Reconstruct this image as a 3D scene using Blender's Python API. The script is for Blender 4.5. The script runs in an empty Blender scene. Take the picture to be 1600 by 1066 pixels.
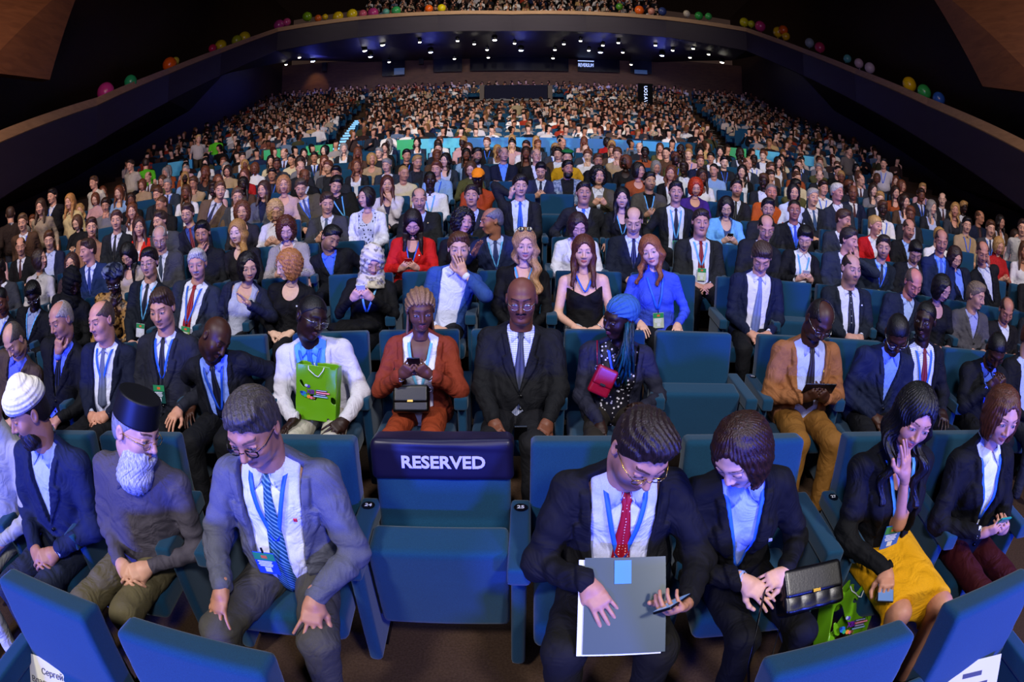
import bpy, math, random
import numpy as np
from mathutils import Vector, Matrix
random.seed(7); RS = np.random.RandomState(11)
S = bpy.context.scene; COL = S.collection
PI = math.pi
# ---------------------------------------------------------------- camera
CAMZ, FPX, PITCH = 2.0, 860.0, 0.30
cd = bpy.data.cameras.new('camera'); cam = bpy.data.objects.new('camera', cd); COL.objects.link(cam)
cd.type = 'PANO'; cd.panorama_type = 'FISHEYE_EQUISOLID'
cd.sensor_fit = 'HORIZONTAL'; cd.sensor_width = 36.0; cd.sensor_height = 36.0 * 1066 / 1600
cd.fisheye_fov = PI; cd.fisheye_lens = FPX * 36.0 / 1600.0


cam.location = (0, 0, CAMZ); cam.rotation_euler = (PI / 2 - PITCH, 0, 0)
cd.clip_start = 0.02; cd.clip_end = 200
S.camera = cam
# ---------------------------------------------------------------- exposure and render light limits
S.view_settings.view_transform = 'Standard'; S.view_settings.look = 'None'
S.view_settings.exposure = 0.0; S.view_settings.gamma = 1.0; S.view_settings.use_curve_mapping = False
S.cycles.max_bounces = 5; S.cycles.diffuse_bounces = 2; S.cycles.glossy_bounces = 2
S.cycles.transmission_bounces = 3; S.cycles.transparent_max_bounces = 6
S.cycles.caustics_reflective = False; S.cycles.caustics_refractive = False
S.cycles.sample_clamp_indirect = 4.0
w = bpy.data.worlds.new('hall_air'); S.world = w; w.use_nodes = True
w.node_tree.nodes['Background'].inputs[0].default_value = (0.055, 0.032, 0.026, 1)
w.node_tree.nodes['Background'].inputs[1].default_value = 0.5
def look(o, tgt):
    o.rotation_euler = (Vector(tgt) - o.location).to_track_quat('-Z', 'Y').to_euler()
def area(name, loc, tgt, size, power, col, sy=None, spread=None):
    l = bpy.data.lights.new(name, 'AREA'); l.energy = power; l.color = col; l.size = size
    if sy: l.shape = 'RECTANGLE'; l.size_y = sy
    if spread: l.spread = spread
    o = bpy.data.objects.new(name, l); COL.objects.link(o); o.location = loc; look(o, tgt); return o
def spot(name, loc, tgt, power, col, ang, blend=0.8, rad=0.2):
    l = bpy.data.lights.new(name, 'SPOT'); l.energy = power; l.color = col; l.spot_size = ang
    l.spot_blend = blend; l.shadow_soft_size = rad
    o = bpy.data.objects.new(name, l); COL.objects.link(o); o.location = loc; look(o, tgt); return o
LIGHTS = True
# daylight-white key light from the rigs above the stage, blue wash from the stage edge, warm spotlights on the far rows, added bounce fill at the sides
def rig():
    K = (1.0, .94, .92)
    spot('key_spotlight', (-4.5, -5, 9.5), (-1.5, 6.5, .8), 3700, K, math.radians(78), .9, .7)
    spot('key_spotlight', (4.5, -5, 9.5), (1.5, 6.5, .8), 3700, K, math.radians(78), .9, .7)
    spot('far_spotlight', (-4, -4, 11), (-3, 26, 5), 13500, (1, .91, .84), math.radians(46), 1.0, .6)
    spot('far_spotlight', (4, -4, 11), (3, 26, 5), 13500, (1, .91, .84), math.radians(46), 1.0, .6)
    area('overhead_light', (0, 5, 10), (0, 6, 0), 6, 260, (.72, .82, 1.0), 4)
    area('bounce_fill', (-5, 3, 6.5), (-11, 9, 7), 3, 300, (1, .62, .42), 2)  # added warm fill in place of bounced light on side walls and balcony rail
    area('bounce_fill', (5, 3, 6.5), (12, 10, 6), 3, 190, (1, .66, .48), 2)
    area('front_violet_light', (0, -6, 6), (0, 8, 1), 5, 190, (.42, .46, 1.0), 1.5)
    area('stage_blue_light', (-2.6, -3.2, 1.55), (-1.0, 3.5, 1.2), .5, 145, (.05, .09, 1.0), .25, spread=1.5)
    area('stage_blue_light', (2.6, -3.2, 1.55), (1.0, 3.5, 1.2), .5, 145, (.05, .09, 1.0), .25, spread=1.5)
    area('balcony_light', (0, 26, 15.5), (0, 38, 13), 6, 500, (1, .85, .7), 1.0)
rig()

# ---------------------------------------------------------------- signed-distance toolkit
def lin(h):
    if isinstance(h, (tuple, list)): return tuple(h[:3])
    h = h.lstrip('#')
    if len(h) == 3: h = ''.join(c * 2 for c in h)
    return tuple(((int(h[i:i+2], 16) / 255.0) ** 2.2) for i in (0, 2, 4))
def cap(p, a, b, ra, rb=None):
    if rb is None: rb = ra
    bx, by, bz = b[0]-a[0], b[1]-a[1], b[2]-a[2]; L = bx*bx+by*by+bz*bz + 1e-12
    x, y, z = p[0]-a[0], p[1]-a[1], p[2]-a[2]
    h = np.clip((x*bx+y*by+z*bz)/L, 0, 1)
    return np.sqrt((x-bx*h)**2+(y-by*h)**2+(z-bz*h)**2) - (ra+(rb-ra)*h)
def ell(p, c, r):
    x, y, z = p[0]-c[0], p[1]-c[1], p[2]-c[2]
    k0 = np.sqrt((x/r[0])**2+(y/r[1])**2+(z/r[2])**2) + 1e-6
    k1 = np.sqrt((x/r[0]**2)**2+(y/r[1]**2)**2+(z/r[2]**2)**2) + 1e-6
    return k0*(k0-1)/k1
def box(p, c, r, rd=0.0):
    q = [np.abs(p[i]-c[i])-(r[i]-rd) for i in range(3)]
    return np.sqrt(sum(np.maximum(t, 0)**2 for t in q)) + np.minimum(np.maximum(np.maximum(q[0], q[1]), q[2]), 0) - rd
def smin(a, b, k):
    h = np.maximum(k-np.abs(a-b), 0)/k
    return np.minimum(a, b) - h*h*k*0.25
def smax(a, b, k): return -smin(-a, -b, k)
def uni(k, *ds):
    r = ds[0]
    for d in ds[1:]: r = smin(r, d, k)
    return r
def wob(p, f, s=0.0):
    x, y, z = p[0]*f+s, p[1]*f+s*1.7, p[2]*f-s
    return (np.sin(x+2.1*np.sin(y*0.8+0.6*z))*np.sin(z+1.7*np.sin(x*0.7)+s)+0.6*np.sin(1.9*y+z*1.3+1.5*np.sin(x*1.3)))*0.6
def nets(f, lo, hi, h):
    lo = np.array(lo, 'f4'); n = [int(math.ceil((hi[i]-lo[i])/h))+1 for i in range(3)]
    X = (lo[0]+h*np.arange(n[0], dtype='f4')).reshape(-1, 1, 1)
    Y = (lo[1]+h*np.arange(n[1], dtype='f4')).reshape(1, -1, 1)
    Z = (lo[2]+h*np.arange(n[2], dtype='f4')).reshape(1, 1, -1)
    V = np.array(np.broadcast_to(f((X, Y, Z)), n), 'f4')
    V[0] = V[-1] = 1; V[:, 0] = V[:, -1] = 1; V[:, :, 0] = V[:, :, -1] = 1
    I = V < 0
    c = [m-1 for m in n]
    cnt = np.zeros(c, 'i1')
    corners = [(a, b, d) for a in (0, 1) for b in (0, 1) for d in (0, 1)]
    for a, b, d in corners: cnt += I[a:a+c[0], b:b+c[1], d:d+c[2]]
    ii, jj, kk = np.nonzero((cnt > 0) & (cnt < 8))
    if len(ii) == 0: return np.zeros((0, 3)), np.zeros((0, 4), 'i4')
    idx = np.full(c, -1, 'i4'); idx[ii, jj, kk] = np.arange(len(ii))
    acc = np.zeros((len(ii), 3), 'f4'); num = np.zeros(len(ii), 'f4')
    for ax in range(3):
        for u in (0, 1):
            for v in (0, 1):
                o = [0, 0, 0]; oa = [k for k in range(3) if k != ax]; o[oa[0]] = u; o[oa[1]] = v
                q = list(o); q[ax] = 1
                v0 = V[ii+o[0], jj+o[1], kk+o[2]]; v1 = V[ii+q[0], jj+q[1], kk+q[2]]
                m = (v0 < 0) != (v1 < 0)
                t = np.where(m, v0/(v0-v1+1e-12), 0)
                pt = np.tile(np.array(o, 'f4'), (len(ii), 1)); pt[:, ax] = t
                acc += pt*m[:, None]; num += m
    P = acc/num[:, None]+np.stack([ii, jj, kk], 1)
    P = P*h+lo
    F = []
    for ax in range(3):
        sl0 = [slice(1, -1)]*3; sl1 = [slice(1, -1)]*3; sl0[ax] = slice(0, n[ax]-1); sl1[ax] = slice(1, n[ax])
        A, B = I[tuple(sl0)], I[tuple(sl1)]
        off = [1, 1, 1]; off[ax] = 0
        for flip, M in ((False, A & ~B), (True, ~A & B)):
            e = np.nonzero(M); e = [e[k]+off[k] for k in range(3)]
            if len(e[0]) == 0: continue
            o1, o2 = [(1, 2), (2, 0), (0, 1)][ax]
            def cell(d1, d2):
                q = [e[0], e[1], e[2]]; q[o1] = q[o1]-d1; q[o2] = q[o2]-d2
                return idx[q[0], q[1], q[2]]
            Q = np.stack([cell(1, 1), cell(0, 1), cell(0, 0), cell(1, 0)], 1)
            F.append(Q[:, ::-1] if flip else Q)
    F = np.concatenate(F); F = F[(F >= 0).all(1)]
    return P, F
class M:                                   # a mesh being gathered: quads/tris + per-vertex paint (rgb, how much)
    def __init__(s): s.v = []; s.q = []; s.t = []; s.c = []; s.n = 0
    def add(s, P, Q=None, T=None, C=None):
        P = np.asarray(P, 'f4')
        if Q is not None and len(Q): s.q.append(np.asarray(Q, 'i4')+s.n)
        if T is not None and len(T): s.t.append(np.asarray(T, 'i4')+s.n)
        s.c.append(np.zeros((len(P), 4), 'f4') if C is None else np.asarray(C, 'f4'))
        s.v.append(P); s.n += len(P); return s
    def sdf(s, f, lo, hi, h, C=None):
        P, F = nets(f, lo, hi, h); return s.add(P, F, None, C(P) if C else None)
    def xf(s, m):                          # move everything gathered so far
        m = np.array(m); s.v = [v@m[:3, :3].T.astype('f4')+m[:3, 3].astype('f4') for v in s.v]
        if np.linalg.det(m[:3, :3]) < 0: s.q = [q[:, ::-1] for q in s.q]; s.t = [t[:, ::-1] for t in s.t]
        return s
    def join(s, o, m=None):
        V = np.concatenate(o.v); Q = np.concatenate(o.q) if o.q else None; T = np.concatenate(o.t) if o.t else None
        if m is not None:
            m = np.array(m); V = V@m[:3, :3].T+m[:3, 3]
            if np.linalg.det(m[:3, :3]) < 0:
                Q = Q[:, ::-1] if Q is not None else None; T = T[:, ::-1] if T is not None else None
        return s.add(V, Q, T, np.concatenate(o.c))
    def box(s, c, r, C=None, rot=None):
        P = np.array([(x, y, z) for x in (-1, 1) for y in (-1, 1) for z in (-1, 1)], 'f4')*np.array(r)
        if rot is not None: P = P@np.array(rot).T
        Q = [(0, 1, 3, 2), (4, 6, 7, 5), (0, 4, 5, 1), (2, 3, 7, 6), (0, 2, 6, 4), (1, 5, 7, 3)]
        return s.add(P+np.array(c), Q, None, None if C is None else [C]*8)
    def tube(s, pts, rad, n=8, C=None, flat=None):
        pts = [Vector(p) for p in pts]; V = []; Q = []; L = len(pts); up = Vector((0.03, 0.05, 1))
        for i, p in enumerate(pts):
            d = (pts[min(i+1, L-1)]-pts[max(i-1, 0)]).normalized()
            a = d.cross(up)
            if a.length < 1e-3: a = d.cross(Vector((1, 0, 0)))
            a.normalize(); b = d.cross(a)
            r = rad[i] if isinstance(rad, (list, tuple)) else rad
            for k in range(n):
                t = 2*PI*k/n; V.append(p+a*math.cos(t)*r+b*math.sin(t)*r*(flat or 1))
        for i in range(L-1):
            for k in range(n):
                Q.append((i*n+k, i*n+(k+1) % n, (i+1)*n+(k+1) % n, (i+1)*n+k))
        T = [(0, k+1, k) for k in range(1, n-1)]+[((L-1)*n, (L-1)*n+k, (L-1)*n+k+1) for k in range(1, n-1)]
        return s.add([tuple(v) for v in V], [q[::-1] for q in Q], [t[::-1] for t in T], None if C is None else [C]*len(V))
    def strip(s, L, R, th=0.003, nrm=(0, -1, 0), C=None):       # ribbon between two rails, with thickness
        L = np.array(L, 'f4'); R = np.array(R, 'f4'); n = len(L); d = np.array(nrm)*th
        P = np.concatenate([L, R, L-d, R-d]); Q = []
        for i in range(n-1):
            Q += [(i, i+1, n+i+1, n+i), (2*n+i, 3*n+i, 3*n+i+1, 2*n+i+1), (i, 2*n+i, 2*n+i+1, i+1), (n+i, n+i+1, 3*n+i+1, 3*n+i)]
        Q += [(0, n, 3*n, 2*n), (n-1, 3*n-1, 4*n-1, 2*n-1)]
        return s.add(P, Q, None, None if C is None else [C]*len(P))
    def mesh(s, name, smooth=True):
        me = bpy.data.meshes.new(name)
        V = np.concatenate(s.v).astype('f4'); q = np.concatenate(s.q) if s.q else np.zeros((0, 4), 'i4')
        t = np.concatenate(s.t) if s.t else np.zeros((0, 3), 'i4')
        me.vertices.add(len(V)); me.vertices.foreach_set('co', V.ravel())
        me.loops.add(q.size+t.size); me.loops.foreach_set('vertex_index', np.concatenate([q.ravel(), t.ravel()]).astype('i4'))
        me.polygons.add(len(q)+len(t))
        st = np.concatenate([np.arange(len(q))*4, q.size+np.arange(len(t))*3]).astype('i4')
        me.polygons.foreach_set('loop_start', st)
        me.polygons.foreach_set('use_smooth', np.full(len(st), smooth))
        C = np.concatenate(s.c).astype('f4')
        if C.any():
            a = me.color_attributes.new('paint', 'FLOAT_COLOR', 'POINT'); a.data.foreach_set('color', C.ravel())
        me.update(calc_edges=True); return me
def obj(name, m, mat, parent=None, color=None, smooth=True, kind=None, label=None):
    o = bpy.data.objects.new(name, m.mesh(name, smooth) if isinstance(m, M) else m); COL.objects.link(o)
    if mat: o.data.materials.append(mat)
    if parent: o.parent = parent
    if color is not None: o.color = (*lin(color), 1)
    if kind: o['kind'] = kind
    if label: o['label'] = label
    return o
def empty(name, loc=(0, 0, 0), rz=0, label=None, cat=None, group=None):
    o = bpy.data.objects.new(name, None); COL.objects.link(o); o.location = loc; o.rotation_euler = (0, 0, rz); o.empty_display_size = .1
    return tag(o, label, cat, group)
def tag(o, label=None, cat=None, group=None):
    if label: o['label'] = label
    if cat: o['category'] = cat
    if group: o['group'] = group
    return o
def cyl(r1, r2, h, n=24, z0=0):
    m = M(); V = []; 
    for r, z in ((r1, z0), (r2, z0+h)):
        V += [(r*math.cos(2*PI*k/n), r*math.sin(2*PI*k/n), z) for k in range(n)]
    Q = [(k, (k+1) % n, n+(k+1) % n, n+k) for k in range(n)]
    T = [(0, k+1, k) for k in range(1, n-1)]+[(n, n+k, n+k+1) for k in range(1, n-1)]
    return m.add(V, Q, T)
def text(name, body, size, mat, parent=None, loc=(0, 0, 0), rot=(PI/2, 0, 0), ext=0.0008, bold=0.0, align='CENTER', sx=1.0):
    c = bpy.data.curves.new(name, 'FONT'); c.body = body; c.size = size; c.extrude = ext; c.align_x = align; c.align_y = 'CENTER'
    c.offset = bold; c.resolution_u = 3
    o = bpy.data.objects.new(name, c); COL.objects.link(o); c.materials.append(mat); o.location = loc; o.rotation_euler = rot
    me = bpy.data.meshes.new_from_object(o.evaluated_get(bpy.context.evaluated_depsgraph_get())); bpy.data.objects.remove(o); bpy.data.curves.remove(c)
    o = bpy.data.objects.new(name, me); COL.objects.link(o); o.location = loc; o.rotation_euler = rot; o.scale = (sx, 1, 1)
    if not me.materials: me.materials.append(mat)
    if parent: o.parent = parent
    return o
# ---------------------------------------------------------------- materials
def nmat(name, rough=.6, spec=.3, metal=0.0):
    m = bpy.data.materials.new(name); m.use_nodes = True; n = m.node_tree.nodes; l = m.node_tree.links
    b = n['Principled BSDF']; b.inputs['Roughness'].default_value = rough; b.inputs['Specular IOR Level'].default_value = spec
    b.inputs['Metallic'].default_value = metal
    return m, n, l, b
def bump(n, l, b, tex_out, strength, dist=0.002):
    u = n.new('ShaderNodeBump'); u.inputs['Strength'].default_value = strength; u.inputs['Distance'].default_value = dist
    l.new(tex_out, u.inputs['Height']); l.new(u.outputs[0], b.inputs['Normal'])
def noise(n, l, scale, detail=3, co='Object', dist=0.0):
    t = n.new('ShaderNodeTexNoise'); t.inputs['Scale'].default_value = scale; t.inputs['Detail'].default_value = detail
    t.inputs['Distortion'].default_value = dist
    c = n.new('ShaderNodeTexCoord'); l.new(c.outputs[co], t.inputs['Vector']); return t
def mixc(n, l, fac, a, b, mode='MIX'):
    x = n.new('ShaderNodeMix'); x.data_type = 'RGBA'; x.blend_type = mode
    for s, v in ((x.inputs[0], fac), (x.inputs[6], a), (x.inputs[7], b)):
        if hasattr(v, 'is_output'): l.new(v, s)
        elif isinstance(v, (int, float)): s.default_value = v
        else: s.default_value = (*v[:3], 1)
    return x.outputs[2]
def painted(name, rough, spec, vary=.12, nscale=60, bstr=.15, bdist=.002, sheen=0, folds=0):
    m, n, l, b = nmat(name, rough, spec)
    oi = n.new('ShaderNodeObjectInfo'); at = n.new('ShaderNodeVertexColor'); at.layer_name = 'paint'
    t = noise(n, l, nscale, 4)
    r = n.new('ShaderNodeMapRange'); l.new(t.outputs[0], r.inputs[0]); r.inputs[1].default_value = .3; r.inputs[2].default_value = .7
    r.inputs[3].default_value = 1-vary; r.inputs[4].default_value = 1+vary
    base = mixc(n, l, 1.0, oi.outputs['Color'], r.outputs[0], 'MULTIPLY')
    c = mixc(n, l, at.outputs['Alpha'], base, at.outputs['Color'])
    l.new(c, b.inputs['Base Color']); bump(n, l, b, t.outputs[0], bstr, bdist)
    if sheen: b.inputs['Sheen Weight'].default_value = sheen
    if folds:                              # soft creases of worn cloth
        f = noise(n, l, 7, 2, dist=2.2); u = n.new('ShaderNodeBump'); u.inputs['Strength'].default_value = folds; u.inputs['Distance'].default_value = .03
        l.new(f.outputs[0], u.inputs['Height']); u2 = [x for x in n if x.type == 'BUMP' and x != u][0]; l.new(u.outputs[0], u2.inputs['Normal'])
    return m
SKIN = painted('skin', .48, .35, .07, 45, .08)
CLOTH = painted('woven_cloth', .80, .22, .10, 260, .25, .0012, folds=.55)
SATIN = painted('smooth_cloth', .5, .35, .08, 30, .1)
LEATHER = painted('leather', .32, .5, .1, 160, .3, .001)
def hairmat():
    m, n, l, b = nmat('hair_strands', .45, .4)
    oi = n.new('ShaderNodeObjectInfo'); at = n.new('ShaderNodeVertexColor'); at.layer_name = 'paint'
    c = n.new('ShaderNodeTexCoord'); mp = n.new('ShaderNodeMapping'); mp.inputs['Scale'].default_value = (1, 1, .12)
    l.new(c.outputs['Object'], mp.inputs[0]); t = n.new('ShaderNodeTexNoise'); t.inputs['Scale'].default_value = 190; t.inputs['Detail'].default_value = 3
    l.new(mp.outputs[0], t.inputs['Vector'])
    r = n.new('ShaderNodeMapRange'); l.new(t.outputs[0], r.inputs[0]); r.inputs[1].default_value = .3; r.inputs[2].default_value = .7
    r.inputs[3].default_value = .45; r.inputs[4].default_value = 1.7
    cc = mixc(n, l, 1.0, oi.outputs['Color'], r.outputs[0], 'MULTIPLY')
    l.new(mixc(n, l, at.outputs['Alpha'], cc, at.outputs['Color']), b.inputs['Base Color']); bump(n, l, b, t.outputs[0], .9, .004); return m
HAIR = hairmat()
def plain(name, col, rough=.5, spec=.4, metal=0, emit=None, estr=1.0, alpha=None):
    m, n, l, b = nmat(name, rough, spec, metal); b.inputs['Base Color'].default_value = (*lin(col), 1)
    if emit: b.inputs['Emission Color'].default_value = (*lin(emit), 1); b.inputs['Emission Strength'].default_value = estr
    if alpha is not None: b.inputs['Alpha'].default_value = alpha
    return m
def patterned(name, kind, c1, c2, scale=60, rough=.7, ang=.7, thr=.5, rx=0.0):
    m, n, l, b = nmat(name, rough, .3)
    c = n.new('ShaderNodeTexCoord'); mp = n.new('ShaderNodeMapping'); mp.inputs['Rotation'].default_value = (rx, ang, 0)
    l.new(c.outputs['Object'], mp.inputs[0])
    if kind == 'stripe':
        t = n.new('ShaderNodeTexWave'); t.inputs['Scale'].default_value = scale; l.new(mp.outputs[0], t.inputs[0]); o = t.outputs[1]
    elif kind == 'dot':
        t = n.new('ShaderNodeTexVoronoi'); t.inputs['Scale'].default_value = scale; t.inputs['Randomness'].default_value = .15
        l.new(mp.outputs[0], t.inputs['Vector']); o = t.outputs[0]
    elif kind == 'spot':
        t = n.new('ShaderNodeTexVoronoi'); t.inputs['Scale'].default_value = scale; l.new(mp.outputs[0], t.inputs['Vector']); o = t.outputs[0]
    elif kind == 'check':
        t = n.new('ShaderNodeTexBrick'); t.offset = 0; t.inputs['Scale'].default_value = scale; t.inputs['Color1'].default_value = (1, 1, 1, 1)
        t.inputs['Color2'].default_value = (1, 1, 1, 1); t.inputs['Mortar'].default_value = (0, 0, 0, 1); t.inputs['Mortar Size'].default_value = .06
        t.inputs['Brick Width'].default_value = .5; t.inputs['Row Height'].default_value = .5
        mp.inputs['Rotation'].default_value = (PI/2, 0, 0); l.new(mp.outputs[0], t.inputs['Vector']); o = t.outputs[0]
    else:
        t = n.new('ShaderNodeTexNoise'); t.inputs['Scale'].default_value = scale; t.inputs['Detail'].default_value = 4; l.new(mp.outputs[0], t.inputs['Vector']); o = t.outputs[0]
    r = n.new('ShaderNodeMapRange'); l.new(o, r.inputs[0]); r.inputs[1].default_value = thr-.04; r.inputs[2].default_value = thr+.04
    l.new(mixc(n, l, r.outputs[0], lin(c1), lin(c2)), b.inputs['Base Color']); return m
# ---------------------------------------------------------------- heads
SK = 1.0
def head_f(v):
    jw, fat, fem = v['jaw'], v['fat'], v['fem']
    def f(p):
        ax = np.abs(p[0]); q = (ax, p[1], p[2])
        d = ell(p, (0, .014, .034), (.0765+fat*.3, .097, .086))
        d = smin(d, ell(p, (0, -.024, -.030), (.060+fat, .068, .084)), .035)
        d = smin(d, ell(p, (0, -.030, -.078), (.046*jw+fat, .048, .036)), .03)
        d = smin(d, ell(p, (0, -.072, -.098+.004*fem), (.019*jw+fat*.5, .016, .014)), .022)
        if fat > .004: d = smin(d, ell(p, (0, -.035, -.112), (.045, .045, .03)), .03)
        d = smin(d, ell(q, (.040+fat*.5, -.056, -.028), (.024, .024, .024)), .03)
        d = smin(d, cap(q, (0, -.083, .030), (.040, -.070, .028), .0125-.003*fem, .010), .02)
        d = smax(d, -ell(q, (.0325, -.104, .004), (.021, .018, .0125)), .012)
        d = smin(d, ell(q, (.0325, -.0775, .003), (.0165, .0125, .0125)), .003)
        d = smin(d, cap(q, (.0325-.017, -.0835, .0095), (.0325+.016, -.080, .0085), .0042), .004)
        d = smin(d, cap(q, (.0325-.015, -.083, -.0075), (.0325+.014, -.080, -.006), .0030), .004)
        d = smin(d, cap(p, (0, -.086, .018), (0, -.1105+.004*fem, -.030), .0085-.0015*fem, .0125-.002*fem), .012)
        d = smin(d, ell(q, (.0125, -.096, -.0345), (.0095, .0105, .0085)), .008)
        d = smax(d, -ell(q, (.0075, -.1035, -.0435), (.0045, .006, .0035)), .003)
        d = smin(d, cap(q, (0, -.0945, -.0605), (.019, -.0845, -.0650), .0060, .0025), .005)
        d = smin(d, cap(q, (0, -.0930, -.0715), (.017, -.0845, -.0690), .0068, .0030), .005)
        d = smax(d, -cap(q, (0, -.1020, -.0665), (.021, -.0890, -.0665), .0022, .0015), .003)
        c, s = math.cos(.25), math.sin(.25); e = (ax, (p[1]-.012)*c-(p[2]+.002)*s, (p[1]-.012)*s+(p[2]+.002)*c)
        er = smax(ell(e, (.0800+fat*.4, .004, 0), (.0095, .0185, .031)), -ell(e, (.0905+fat*.4, -.002, .002), (.009, .0105, .019)), .005)
        d = smin(d, er, .006)
        d = smin(d, cap(p, (0, .020, -.05), (0, .042, -.195), .053-.009*fem+fat, .060-.010*fem+fat), .03)
        return d
    return f
def head_paint(v, P):
    x, y, z = P[:, 0], P[:, 1], P[:, 2]; ax = np.abs(x); C = np.zeros((len(P), 4), 'f4')
    def put(mask, col, a):
        C[mask, :3] = col; C[mask, 3] = np.broadcast_to(a, mask.shape)[mask]
    lipc = v['lip']; front = y < -.05
    if v.get('stub'):
        a = np.clip(1-np.abs((z+.085)/.05), 0, 1)*np.clip((-y+.03)/.05, 0, 1)*(z < -.035)
        put((a > .05) & (y < .02), v['stub'], a*.75)
    if v.get('mus'):
        put(front & (np.abs(z+.052) < .0075-.12*(ax-.012).clip(0)) & (ax < .030), v['mus'], .95)
    lm = front & (((z+.0665)/.0115)**2+(ax/.0245)**2 < 1) & (y < -.078); put(lm, lipc, .7)
    put(front & (np.abs(z+.0665) < .0016) & (ax < .022), tuple(c*.25 for c in lipc), .8)
    bz = .0275+.006*np.sin((ax-.012)/.042*PI*.7)
    put((y < -.045) & (ax > .013) & (ax < .054) & (np.abs(z-bz) < (.0042 if not v['fem'] else .0026)), v['brow'], .85)
    ez = (z-.002)/.0068; ex = (ax-.0325)/.0150; em = (ez**2+ex**2 < 1) & (y < -.06)
    if v.get('closed'):
        put((np.abs(z+.004) < .0018) & (np.abs(ex) < 1.0) & (y < -.06), (.03, .02, .02), .9)
    else:
        put(em, (.27, .255, .25), .9)
        sg = v.get('gaze', 0.0)
        ir = ((x-np.sign(x)*.0325-sg*.006)**2+(z-.002)**2 < .0056**2) & em; put(ir, (.02, .013, .01), 1.0)
        put((np.abs(z-(.0090-.004*ex**2)) < .0016) & (np.abs(ex) < 1.1) & (y < -.06), (.03, .02, .02), .85)
    return C
def hrgb(h): return lin(h)
_hc = {}
def head_tpl(v, h):
    key = (tuple(sorted((k, str(t)) for k, t in v.items())), h)
    if key not in _hc:
        gk = (v['jaw'], v['fat'], v['fem'], h)
        if gk not in _hc: _hc[gk] = nets(head_f(v), (-.105, -.13, -.19), (.105, .125, .13), h)
        P, F = _hc[gk]; m = M(); m.add(P, F, None, head_paint(v, P)); _hc[key] = m
    return _hc[key]
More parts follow.
